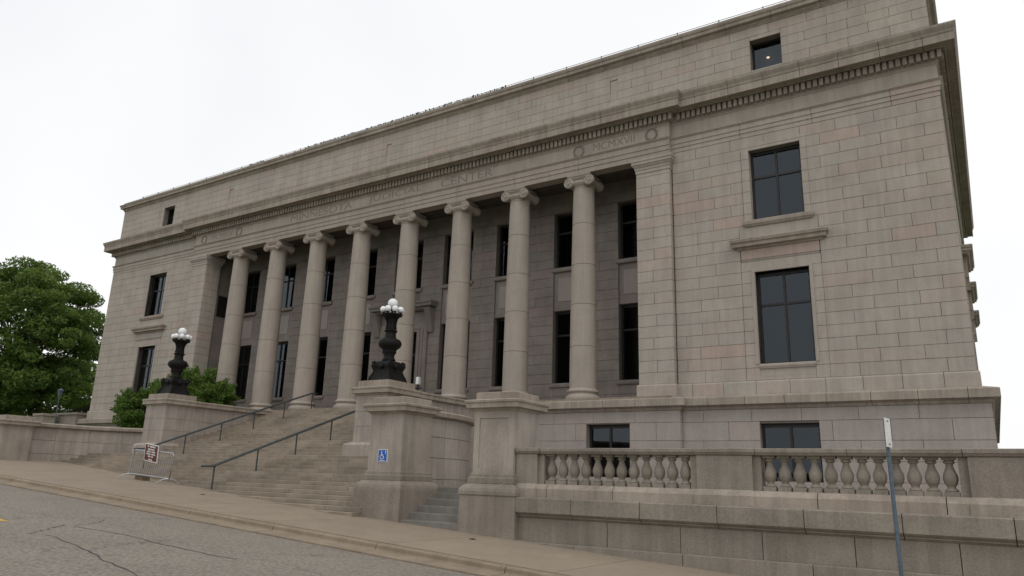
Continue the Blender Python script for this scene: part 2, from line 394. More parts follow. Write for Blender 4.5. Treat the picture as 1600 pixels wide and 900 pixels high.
# ---- end wings
for s in (1, -1):
    hx = sorted((s*WX0, s*WX1)); xw = sorted((s*XJ, s*XE)); jx = sorted((s*22.13, s*25.53)); ux = sorted((s*22.37, s*25.28))
    wl = holes_box(xw[0], xw[1], YW+.05, YW+.05+HR, FL-.1, 11.62, [(hx[0],hx[1],Z1-.2,Z2),(hx[0],hx[1],Z3,Z4)]).build('wing_wall', 'mortar', bld)
    ashlar(wl, xw[0], xw[1], ZW, YW, 'wall', [(jx[0],jx[1],0,7.2),(ux[0],ux[1],7.2,11.0)], phase=1.0*s)
    # jamb stones, course by course
    for k in range(13):
        za, zb = ZW[k], ZW[k+1]
        for a, b in ((jx[0], hx[0]), (hx[1], jx[1])):
            if zb < 5.1: block('jamb_stone', a+.012, b, YW-.02, YW+.4, za+GAP/2, zb-GAP/2, 'wall', wl)
    for k in range(13, 20):
        za, zb = ZW[k], ZW[k+1]
        for a, b in ((ux[0], hx[0]), (hx[1], ux[1])): block('jamb_stone', a+.012, b, YW-.015, YW+.4, za+GAP/2, zb-GAP/2, 'wall', wl)
    lo = window(hx[0], hx[1], Z1, Z2, YW, .36, tz=3.55); up = window(hx[0], hx[1], Z3, Z4, YW, .36, tz=9.62)
    # lower window dressings
    zt = ZW[9]   # 5.08
    MB().box(jx[0]+.012, jx[1]-.012, YW-.02, YW+.4, zt+.005, 5.52).build('lintel', 'wall', lo)
    MB().box(hx[0]-.16, hx[1]+.16, YW-.05, YW-.02, 5.02, 5.2).box(hx[0]-.16, hx[0]-.03, YW-.05, YW-.02, Z1, 5.02).box(hx[1]+.03, hx[1]+.16, YW-.05, YW-.02, Z1, 5.02).build('architrave_moulding', 'wall', lo)
    MB().box(hx[0], hx[1], YW-.0, YW+.36, Z2, zt+.004).build('lintel_soffit', 'wall', lo)
    MB().rect((jx[0]+jx[1])/2, YW+.1, (jx[1]-jx[0])/2-.1, .1, [(-.03,5.52),(.03,5.53),(.06,5.6),(-.03,5.64)]).build('string_moulding', 'wall', lo)
    block('frieze_slab', jx[0]+.03, jx[1]-.03, YW-.015, YW+.4, 5.645, 6.09, 'wall', lo)
    MB().rect((jx[0]+jx[1])/2, YW+.05, (jx[1]-jx[0])/2+.02, .05, [(.0,6.085),(.08,6.1),(.12,6.17),(.27,6.21),(.28,6.35),(.35,6.4),(.38,6.52),(.36,6.55),(-.02,6.62)]).build('hood', 'trim', lo)
    MB().box(jx[0]+.012, jx[1]-.012, YW-.012, YW+.4, 6.6, ZW[13]-.01).build('apron_slab', 'wall', up)
    MB().box(hx[0], hx[1], YW+.01, YW+.38, .335, Z1-.2).box(hx[0]-.0, hx[1]+.0, YW-.0, YW+.1, ZW[0]+.01, .33).build('apron_panel', 'wall', lo)
    MB().rect((hx[0]+hx[1])/2, YW+.15, (hx[1]-hx[0])/2-.005, .2, [(0,Z1-.2),(0,Z1-.17),(.03,Z1-.12),(.03,Z1-.04),(0,Z1-.004)]).build('sill', 'wall', lo)
    MB().rect((hx[0]+hx[1])/2, YW+.15, (hx[1]-hx[0])/2+.3, .2, [(-.03,7.14),(.03,7.17),(.06,7.24),(.09,7.27),(.09,7.42),(.02,7.47)]).build('sill', 'trim', up)
    MB().box(ux[0], ux[1], YW-.018, YW+.4, Z4+.003, ZW[20]-.0).box(ux[0], ux[1], YW-.03, YW-.0, ZW[20]+.002, 11.22).build('lintel', 'wall', up)
    # end wall, with hooded windows seen in profile
    ew = MB().box(min(s*(XE-.05), s*(XE-.4)), max(s*(XE-.05), s*(XE-.4)), YW+.45, 27, FL-.1, 11.62).build('end_wall', 'mortar', bld)
    if s > 0:
        ashlar(ew, YW+.09, 27, ZW, XE, 'wall', L=2.4, axis='y')
        for yc in (6.2, 13.2, 20.4):
            wd = MB().box(XE-.02, XE+.012, yc-1.13, yc+1.13, Z1, Z2).build('window', 'frame', bld)
            MB().rect(XE+.1, yc, .1, 1.7, [(0,6.085),(.05,6.1),(.09,6.17),(.17,6.2),(.17,6.3),(.22,6.34),(.24,6.43),(.2,6.47)]).build('hood', 'trim', wd)
            MB().box(XE+.003, XE+.16, yc-1.35, yc-1.15, 5.1, 6.08).build('bracket', 'trim', wd); MB().box(XE+.003, XE+.16, yc+1.15, yc+1.35, 5.1, 6.08).build('bracket', 'trim', wd)
    else: MB().box(-XE, -XE+.06, YW+.09, 27, .16, 11.6).build('end_wall_face', 'wall', ew)
    # plinth course above the water table
    run('plinth_stone', [(0,FL+.0),(.1,FL),(.1,.1),(.075,.165),(0,.18)], (s*XJ, YW) if s > 0 else (-XE, YW), (s*XE, YW) if s > 0 else (-XJ, YW), 'wall', bld,
        [1.4*k+.7 for k in range(8)], mA=0 if s > 0 else 1, mB=1 if s > 0 else 0)
run('plinth_stone', [(0,FL),(.1,FL),(.1,.1),(.075,.165),(0,.18)], (XE, YW), (XE, 27), 'wall', bld, [2*k for k in range(1,13)], mA=1)
# ---- podium with water table
XP = 30.94
pm = MB().box(-XP+.04, XP-.04, 2, 27, -6.8, -.55).box(-XP+.04, -19.3, -.58, 2, -6.8, -.55).box(-19.3+.04, 9, -.9, 2, -6.8, -.55)
for q in (holes_box(9, 19.26, -.9, -.5, -6.8, -.55, [(14.69, 16.86, -4.0, -1.62)]), holes_box(19.26, XP-.04, -.58, -.2, -6.8, -.55, [(22.65, 25.0, -4.0, -1.66)])): pm.add(q.v, q.f)
pd = pm.build('podium', 'mortar', bld)
zp = [-4.75, -3.95, -3.17, -2.38, -1.58, -1.06]
PW = [(14.69,16.86,-4.0,-1.62), (22.65,25.0,-4.0,-1.66)]
ashlar(pd, 9.0, 19.3, zp, -.94, 'pod', [(14.66,16.9,-4.02,-1.58)], L=2.1, phase=.4, name='podium_stone')
ashlar(pd, 19.3, XP, zp, -.64, 'pod', [(22.65,25.0,-4.02,-1.58)], L=2.1, phase=1.3, name='podium_stone')
ashlar(pd, -.93, -.66, zp, 19.3, 'pod', axis='y', name='podium_stone')
ashlar(pd, -.6, 27, zp, XP, 'pod', L=2.4, axis='y', name='podium_stone')
ashlar(pd, -19.3, -9.0, zp, -.94, 'pod', L=2.1, name='podium_stone'); ashlar(pd, -XP, -19.3, zp, -.64, 'pod', L=2.1, name='podium_stone')
for (a, b, c, d), yy in zip(PW, (-.94, -.64)):
    wd = MB().box(a, a+.1, yy+.33, yy+.43, c, d).box(b-.1, b, yy+.33, yy+.43, c, d).box(a+.1, b-.1, yy+.33, yy+.43, d-.16, d).box((a+b)/2-.05, (a+b)/2+.05, yy+.331, yy+.43, c, d-.16).build('basement_window', 'frame', bld)
    pane('pane', a+.1, (a+b)/2-.05, yy+.39, c, d-.16, wd); pane('pane', (a+b)/2+.05, b-.1, yy+.39, c, d-.16, wd)
    MB().box(a-.2, b+.2, yy+1.4, yy+1.45, c-.2, d+.2).build('window_back', 'dark', wd)
wt = [(-.2,-1.06),(.03,-1.06),(.06,-1.03),(.1,-.94),(.2,-.9),(.2,-.885),(.31,-.87),(.31,-.56),(.28,-.53),(-.2,FL-.004)]
wcut = lambda a, b: [t for t in [(1.62*k + 22.15) - a for k in range(-40, 40)] if 0 < t < b-a]
wtb = bld
run('water_table_stone', wt, (19.3, -.64), (XP, -.64), 'trim', wtb, wcut(19.3, XP), mA=-1, mB=1)
run('water_table_stone', wt, (19.3, -.94), (19.3, -.64), 'trim', wtb, mA=1, mB=-1)
run('water_table_stone', wt, (8.6, -.94), (19.3, -.94), 'trim', wtb, wcut(8.6, 19.3), mB=1)
run('water_table_stone', wt, (XP, -.64), (XP, 27), 'trim', wtb, [2.0*k for k in range(1, 14)], mA=1)
run('water_table_stone', wt, (-XP, -.64), (-19.3, -.64), 'trim', wtb, wcut(-XP, -19.3), mA=1, mB=-1)
run('water_table_stone', wt, (-19.3, -.64), (-19.3, -.94), 'trim', wtb, mA=-1, mB=1)
run('water_table_stone', wt, (-19.3, -.94), (-8.6, -.94), 'trim', wtb, wcut(-19.3, -8.6), mA=1)
MB().box(-34.6, -30.95, -1.1, 3, -3, -.15).rect(-32.8, .95, 1.95, 2.15, [(0,-.149),(0,.02)]).build('area_wall', 'wallg', bld)
# porch floor
MB().box(-18.9, 18.9, -1.1, YB+.3, -.7, FL).build('porch_floor', 'step', bld)
# ---- corner pilasters flanking the columns
for s in (1, -1):
    px = sorted((s*17.25, s*18.98)); cx = (px[0]+px[1])/2
    pl = MB().box(px[0]+.05, px[1]-.05, YC+.05, .55, FL+.02, 11.45).build('pilaster', 'mortar', bld)
    for k in range(20):
        za, zb = ZW[k], ZW[k+1]
        if k == 19: zb = 10.72
        mid = cx + random.uniform(-.1, .1)
        for a, b in (((px[0], mid), (mid, px[1])) if k % 2 else ((px[0], px[1]),)):
            block('ashlar_block', a+(.011 if a == mid else 0), b-(.011 if b == mid else 0), YC, .58, za+GAP/2, zb-GAP/2, 'wall', pl)
    block('plinth', px[0]-.09, px[1]+.09, YC-.09, .66, FL+.001, .1, 'wall', pl)
    MB().rect(cx, (YC+.58)/2, (px[1]-px[0])/2, (.58-YC)/2, [(.08,.1),(.05,.17),(0,.182)]).build('base_moulding', 'wall', pl)
    MB().rect(cx, (YC+.58)/2, (px[1]-px[0])/2, (.58-YC)/2, [(0,10.72),(.03,10.74),(.03,10.9),(.06,10.92),(.06,11.02),(.1,11.06),(.16,11.16),(.19,11.18),(.19,11.3),(.22,11.33),(.22,11.45)]).build('capital', 'wall', pl)
    # side wall of the porch behind the pilaster
    sw = MB().box(min(s*17.55, s*18.9), max(s*17.55, s*18.9), .56, YB+.2, FL, 12).build('porch_side_wall', 'back', bld)
    if s < 0: MB().box(-17.56, -17.52, .95, 1.75, 7.1, 8.7).build('side_window', 'frame', sw)
# ---- porch back wall with bays
bays = [4*k for k in range(-4, 5)]; bh = []
for x in bays:
    if x == 0: bh += [(-1.13, 1.13, FL, 4.6), (-1.13, 1.13, 7.45, 10.75)]
    else: bh += [(x-1.13, x+1.13, .9, 10.75)]
bw = holes_box(-17.5, 17.5, YB+.06, YB+.5, FL, 12, bh).build('porch_wall', 'mortar', bld)
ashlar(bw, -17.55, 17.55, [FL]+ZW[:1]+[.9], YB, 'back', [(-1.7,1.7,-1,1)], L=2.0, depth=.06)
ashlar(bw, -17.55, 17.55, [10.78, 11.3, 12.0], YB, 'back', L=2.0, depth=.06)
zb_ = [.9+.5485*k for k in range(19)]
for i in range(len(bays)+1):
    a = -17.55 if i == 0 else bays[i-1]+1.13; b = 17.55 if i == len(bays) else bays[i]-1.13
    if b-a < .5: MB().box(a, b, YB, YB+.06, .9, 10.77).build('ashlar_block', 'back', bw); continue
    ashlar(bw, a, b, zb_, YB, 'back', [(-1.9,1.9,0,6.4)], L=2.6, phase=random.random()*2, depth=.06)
for x in bays:
    up = window(x-1.13, x+1.13, 7.45, 10.77, YB, .34, tz=9.6)
    MB().rect(x, YB+.15, 1.13+.06, .2, [(0,7.2),(.04,7.23),(.06,7.3),(.06,7.4),(0,7.448)]).build('sill', 'back', up)
    if x == 0: continue
    lo = window(x-1.13, x+1.13, .9, 4.97, YB, .34, tz=3.6)
    MB().rect(x, YB+.15, 1.13+.06, .2, [(0,.66),(.04,.69),(.06,.76),(.06,.85),(0,.898)]).build('sill', 'back', lo)
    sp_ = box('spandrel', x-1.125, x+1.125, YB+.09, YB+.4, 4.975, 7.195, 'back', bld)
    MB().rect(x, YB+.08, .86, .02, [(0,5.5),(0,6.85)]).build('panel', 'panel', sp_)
# central doorway with bracketed hood
dr = MB().box(-1.13, 1.13, YB+.42, YB+.5, FL+.003, 4.58).build('door', 'dark', bld)
for a, b in ((-1.12, -.03), (.03, 1.12)):
    lf = MB().box(a, a+.13, YB+.34, YB+.42, FL+.01, 3.3).box(b-.13, b, YB+.34, YB+.42, FL+.01, 3.3).box(a+.13, b-.13, YB+.34, YB+.42, FL+.01, FL+.4).box(a+.13, b-.13, YB+.34, YB+.42, 3.12, 3.3).build('door_leaf', 'frame', dr)
    pane('pane', a+.13, b-.13, YB+.38, FL+.4, 3.12, dr)
pane('fanlight_pane', -1.1, 1.1, YB+.38, 3.4, 4.56, dr)
ds = MB().box(-1.95, -1.14, YB-.12, YB+.3, FL+.002, 5.2).box(1.14, 1.95, YB-.12, YB+.3, FL+.002, 5.2).box(-1.14, 1.14, YB-.12, YB+.3, 4.6, 5.2)
for s in (-1, 1):
    ds.box(s*1.36-.05, s*1.36+.05, YB-.17, YB-.12, FL+.01, 4.75).box(s*1.62-.04, s*1.62+.04, YB-.16, YB-.12, FL+.01, 4.75)
ds.box(-1.41, 1.41, YB-.17, YB-.12, 4.76, 4.9).box(-1.9, 1.9, YB-.06, YB+.3, 5.2, 5.9)
ds.build('surround', 'back', dr)
for s in (-1, 1):
    prof = [(0,0),(.12,-.0),(.12,-.12),(.2,-.3),(.3,-.5),(.42,-.7),(.5,-.95),(.52,-1.15),(.48,-1.3),(.5,-1.45),(0,-1.45)]
    MB().rings([[(x, YB-.08-(.55-o*.0 if False else 0)-(.62-o), 5.95+z*1.0) if False else (x, YB-.06-(.6*(1+z/1.6)) if o else YB-.06, 5.95+z) for o, z in prof] for x in (s*2.2-.2, s*2.2+.2)]).build('bracket', 'back', dr)
MB().rect(0, YB-.1, 2.2, .2, [(.0,5.9),(.1,5.95),(.14,6.05),(.34,6.1),(.36,6.24),(.42,6.3),(.44,6.4),(.3,6.45)]).build('hood', 'back', dr)
# ---- columns
def col_r(z):
    t = max(0, min(1, (z-.2)/(10.75-.2))); return .668 - (.668-.555)*(t**1.7)
jn = [.2, 2.27, 4.42, 6.52, 8.73, 10.75]
core = mesh('column', *(lambda b: (b.v, b.f))(MB().lathe([(col_r(z)-.02, z) for z in (.1, 3, 6, 9, 10.9)], 32)), 'mortar', True)
drums = []
for a, b in zip(jn, jn[1:]):
    n = 7; pr = [(col_r(a)-.018, a+.004), (col_r(a), a+.02)] + [(col_r(a+(b-a)*i/n), a+(b-a)*i/n) for i in range(1, n)] + [(col_r(b), b-.02), (col_r(b)-.018, b-.004)]
    drums.append(mesh('drum', *(lambda q: (q.v, q.f))(MB().lathe(pr, 40)), 'col', True))
bs = MB().lathe([(.86,FL+.001),(.875,FL+.06),(.88,FL+.13),(.86,FL+.2),(.8,FL+.235),(.79,FL+.25),(.74,FL+.27),(.71,FL+.32),(.72,FL+.37),(.76,FL+.39),(.79,FL+.43),(.79,FL+.48),(.76,FL+.52),(.71,FL+.54),(.7,FL+.57),(.685,.19),(.672,.21)], 40)
base_me = mesh('base', bs.v, bs.f, 'col', True)
cp_ = MB()
cp_.lathe([(.55,10.72),(.575,10.74),(.575,10.78),(.56,10.8),(.6,10.84),(.68,10.92),(.7,11.0),(.66,11.08)], 32)
for s in (-1, 1):                                     # bolsters with a waist, rolled along y
    cp_.lathe([(.02,.69),(.07,.69),(.09,.65),(.24,.65),(.275,.635),(.275,.52),(.235,.42),(.18,.2),(.165,0),(.18,-.2),(.235,-.42),(.275,-.52),(.275,-.635),(.24,-.65),(.09,-.65),(.07,-.69),(.02,-.69)], 28, (s*.6, 0, 11.04), 'y')
    for yy in (-.65, .65):                            # spiral fillet on each volute face
        pts = []
        for i in range(46):
            t = i/45; a = PI/2 - s*t*2*PI*2.25 if True else 0; r = .215*(1-t)**.9+.045
            pts.append((s*.6 + r*math.cos(a), yy, 11.04 + r*math.sin(a)))
        cp_.tube(pts, .028, 5)
cp_.box(-.6, .6, -.6, .6, 11.16, 11.3)              # channel between the volutes
for sgn in (-1, 1):
    cp_.tube([(-.56, sgn*.62, 11.29), (0, sgn*.62, 11.25), (.56, sgn*.62, 11.29)], .035, 6)
    for i in range(7):
        x = -.33+.11*i; cp_.sphere((x, sgn*.6, 11.03), .055, 8, 6, 1, 1, 1.7)
cp_.box(-.36, .36, -.57, .57, 10.9, 11.17)
cp_.rings([[(-a,-b,z),(a,-b,z),(a,b,z),(-a,b,z)] for a, b, z in ((.6,.6,11.3),(.64,.64,11.33),(.68,.67,11.38),(.68,.67,11.454))])
cap_me = mesh('capital', cp_.v, cp_.f, 'col', True)
for k in range(8):
    x = 4*(k-3.5); c = link('column', core, bld); c.location = (x, 0, 0)
    for dme in drums: link('drum', dme, c)
    link('base', base_me, c); link('capital', cap_me, c)
# ---- entablature
ar3 = [(0,0),(0,.27),(.035,.275),(.035,.52),(.07,.525),(.07,.8),(.1,.83),(.16,.9),(.16,.925),(-.3,.925),(-.3,0)]
def arch(z0, z1): return [(o, z0+(z1-z0)*z/.925) for o, z in ar3]
cc = lambda a, b, st=2.67: [t for t in [st*k - a for k in range(-40, 40)] if 0 < t < b-a]
aw = arch(11.62, 12.38); ac = arch(11.457, 12.38)
ac = [(o, z) if o > -.2 else (-.62, z) for o, z in ac]
run('architrave', aw, (XJ, YW), (XE, YW), 'wall', bld, cc(XJ, XE, 3.2), mB=1)
run('architrave', aw, (XE, YW), (XE, 27), 'wall', bld, mA=1)
run('architrave', ac, (-XJ, YC), (XJ, YC), 'col', bld, [4*k+19.03-14 for k in range(0, 8)], mA=0, mB=0)
run('architrave', aw, (-XE, YW), (-XJ, YW), 'wall', bld, cc(-XE, -XJ, 3.2), mA=1)
run('architrave', aw, (-XE, 27), (-XE, YW), 'wall', bld, mB=1)
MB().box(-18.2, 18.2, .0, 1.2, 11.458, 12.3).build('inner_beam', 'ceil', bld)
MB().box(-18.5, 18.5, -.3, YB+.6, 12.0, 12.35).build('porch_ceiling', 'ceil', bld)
fzp = [(-.4,12.381),(0,12.381),(0,13.06),(.03,13.08),(.05,13.14),(.1,13.17),(.1,13.2),(-.4,13.2)]
fz = {}
for nm, a, b, mA_, mB_ in (('r', (XJ,YW), (XE,YW), 0, 1), ('rs', (XE,YW), (XE,27), 1, 0), ('c', (-XJ,YC), (XJ,YC), 0, 0), ('l', (-XE,YW), (-XJ,YW), 1, 0), ('ls', (-XE,27), (-XE,YW), 0, 1)):
    fz[nm] = run('frieze', fzp, a, b, 'wall', bld, mA=mA_, mB=mB_)[0]
# dentils: one course, each a real tooth (too fine to pick apart singly)
dn = MB(); dback = .17
def teeth(x0, x1, y):
    n = round((x1-x0)/.2575)
    for i in range(n):
        x = x0+(x1-x0)*(i+.5)/n; dn.box(x-.08, x+.08, y-.3, y-.12, 13.215, 13.56)
teeth(-XE-.28, -XJ-.35, YW); teeth(-XJ-.28, XJ+.28, YC); teeth(XJ+.35, XE+.28, YW)
for i in range(100): dn.box(XE+.12, XE+.3, YW+.0+.2575*i, YW+.16+.2575*i, 13.215, 13.56)
cpart = MB()
dbp = [(-.3,13.2),(.12,13.2),(.12,13.6),(-.3,13.6)]
db = MB()
for a, b, mA_, mB_ in (((XJ,YW),(XE,YW),0,1), ((XE,YW),(XE,27),1,0), ((-XJ,YC),(XJ,YC),0,0), ((-XE,YW),(-XJ,YW),1,0)):
    A = Vector((*a,0)); Bq = Vector((*b,0)); d = (Bq-A).normalized(); n_ = Vector((d.y,-d.x,0))
    db.rings([[A-d*mA_*o+n_*o+Vector((0,0,z)) for o, z in dbp], [Bq+d*mB_*o+n_*o+Vector((0,0,z)) for o, z in dbp]])
cor = db.build('cornice', 'wall', bld)
dno = dn.build('dentil_course', 'trim', cor); dno['kind'] = 'stuff'
cpf = [(-.3,13.6),(.32,13.6),(.36,13.57),(.44,13.66),(.7,13.66),(.7,13.62),(.745,13.62),(.745,13.95),(.72,13.97),(.75,14.0),(.77,14.1),(.83,14.22),(.86,14.3),(.86,14.38),(.8,14.4),(-.3,14.52)]
ccut = lambda a, b: [t for t in [(1.62*k + 22.13) - a for k in range(-40, 40)] if 0 < t < b-a]
run('cornice_stone', cpf, (XJ, YW), (XE, YW), 'trim', cor, ccut(XJ, XE), mA=-1, mB=1)
run('cornice_stone', cpf, (XJ, YC), (XJ, YW), 'trim', cor, mA=1, mB=-1)
run('cornice_stone', cpf, (-XJ, YC), (XJ, YC), 'trim', cor, ccut(-XJ, XJ), mA=1, mB=1)
run('cornice_stone', cpf, (-XJ, YW), (-XJ, YC), 'trim', cor, mA=-1, mB=1)
run('cornice_stone', cpf, (-XE, YW), (-XJ, YW), 'trim', cor, ccut(-XE, -XJ), mA=1, mB=-1)
run('cornice_stone', cpf, (XE, YW), (XE, 27), 'trim', cor, [1.62*k for k in range(1, 17)], mA=1)
run('cornice_stone', cpf, (-XE, 27), (-XE, YW), 'trim', cor, mB=1)
# ---- attic
XA = 30.53; YA = -.3; za_ = [14.45+.478*k for k in range(7)]
AW = [(23.077,24.513,15.015,16.627), (-24.513,-23.077,15.015,16.627)]; SL = [(x-.21,x+.21,15.83,16.61) for x in (-15.9, 0, 15.9)]
at = holes_box(-XA+.05, XA-.05, YA+.05, YA+.5, 14.4, 17.35, AW).build('attic_wall', 'mortar', bld)
MB().box(-XA+.05, XA-.05, 1.2, 27, 14.4, 17.9).box(-XA+.05, -25, .2, 1.2, 14.4, 17.9).box(25, XA-.05, .2, 1.2, 14.4, 17.9).build('roof', 'roof', bld)
ashlar(at, -XA, XA, za_, YA, 'wall', AW+SL, L=1.75, phase=.3)
ashlar(at, YA+.08, 27, za_, XA, 'wall', L=2.4, axis='y')
for h in SL: MB().box(h[0]+.005, h[1]-.005, YA+.045, YA+.1, h[2]+.005, h[3]-.005).build('slot_infill', 'wall', at)
for i, h in enumerate(AW): window(h[0], h[1], h[2], h[3], YA, .42, cross=False, fw=.06, lit=(i == 0))
acp = [(-.3,17.318),(.03,17.32),(.05,17.38),(.09,17.41),(.12,17.5),(.28,17.55),(.29,17.72),(.33,17.75),(.36,17.86),(.34,17.88),(.12,17.92),(.12,18.1),(.08,18.12),(-.6,18.12),(-.6,17.9)]
acut = lambda a, b: [t for t in [2.2*k - a for k in range(-40, 40)] if 0 < t < b-a]
run('attic_cap_stone', acp, (-XA, YA), (XA, YA), 'trim', at, acut(-XA, XA), mA=1, mB=1)
run('attic_cap_stone', acp, (XA, YA), (XA, 27), 'trim', at, mA=1); run('attic_cap_stone', acp, (-XA, 27), (-XA, YA), 'trim', at, mB=1)
# lightning cable on short posts along the parapet, with bird spikes
rc_ = MB().tube([(-28.5, -.15, 18.36), (30.5, -.15, 18.36)], .014, 5)
for i in range(28): x = -28.3+2.17*i; rc_.box(x-.02, x+.02, -.17, -.13, 18.11, 18.4)
rc_.build('roof_cable', 'iron', bld)
spk = MB()
for i in range(150):
    x = -14.2 + i*.155
    if -12.6 < x < -8.2 and random.random() < .85: continue
    h = random.uniform(.1, .24); spk.box(x-.028, x+.028, -.28, -.22, 18.11, 18.12+h).box(x-.05, x+.05, -.26, -.24, 18.12+h*.5, 18.15+h*.5)
spk.build('bird_spikes', 'iron', bld)
# ---- flat inscriptions and beaded wreaths on the frieze, carving shade put into their tone
def inscription(txt, x0, x1, zb, h, parent, y):
    cu = bpy.data.curves.new('inscription', 'FONT'); cu.body = txt; cu.size = 1; cu.extrude = 0
    o = bpy.data.objects.new('tmp', cu); COL.objects.link(o)
    bpy.context.view_layer.update()
    me = bpy.data.meshes.new_from_object(o.evaluated_get(bpy.context.evaluated_depsgraph_get()))
    bpy.data.objects.remove(o)
    xs_ = [v.co.x for v in me.vertices]; ys_ = [v.co.y for v in me.vertices]
    a, b, c, d = min(xs_), max(xs_), min(ys_), max(ys_)
    for v in me.vertices: v.co = (x0+(v.co.x-a)/(b-a)*(x1-x0), y, zb+(v.co.y-c)/(d-c)*h)
    me.materials.clear(); me.materials.append(M['letter']); me.name = 'inscription'
    link('inscription', me, parent)
yl = YC-.004
inscription('MINNESOTA', -8.35, -2.55, 12.52, .5, fz['c'], yl); inscription('JUDICIAL', -1.1, 3.3, 12.52, .5, fz['c'], yl); inscription('CENTER', 4.75, 8.5, 12.52, .5, fz['c'], yl)
inscription('MCMXVII', 14.85, 17.2, 12.56, .42, fz['c'], yl); inscription('MCMXIV', -17.1, -14.6, 12.56, .42, fz['c'], yl)
for x in (-18.0, -13.9, 14.0, 18.1):
    wr = MB()
    for i in range(22):
        a = 2*PI*i/22; r = .27+.03*(i % 2); wr.sphere((x+r*math.cos(a), YC-.01, 12.75+r*1.05*math.sin(a)), .062, 6, 5, 1, .7, 1)
    wr.build('wreath', 'letter', fz['c'])

# ================================================================== GRAND STAIR
st = thing('grand_staircase', (0, -7, -4.9), 'broad flight of worn tan granite steps climbing to the columns', 'staircase')
RS, TR, Y0 = .1535, .406, -1.15
sp_v = [(.012,-.03-RS),(.012,-RS+.012),(0,-RS+.014),(0,-.012),(.012,0),(TR+.12,0),(TR+.12,-.03-RS)]
step_me = mesh('step_stone', *(lambda b: (b.v, b.f))(MB().rings([[(x, y, z) for y, z in sp_v] for x in (-.5, .5)])), 'step')
k = 0
while True:
    z = FL - RS*k; y = Y0 - TR*k
    if y < -15.4: break
    if k == 0: w = 7.14
    elif y > -8.9: w = 7.14
    else: w = 9 + math.sqrt(max(0, 4.5**2-(min(0, -(y+11)) if y < -11 else (y+11))**2)) if y > -11 else 13.2
    if y <= -11: w = 13.2
    L = 2.45 if y > -8.9 else 2.2
    x = -w; cuts = [-w]; x += random.uniform(.8, L)
    while x < w-.6: cuts.append(x); x += L*random.uniform(.9, 1.1)
    cuts.append(w)
    for a, b in zip(cuts, cuts[1:]):
        if gz(b) > z+.05 and gz(a) > z+.05: continue
        j = random.uniform(-.006, .006)
        so = link('step_stone', step_me, st); so.location = ((a+b)/2, y+j, z); so.scale = (b-a-.014, 1, 1)
    k += 1

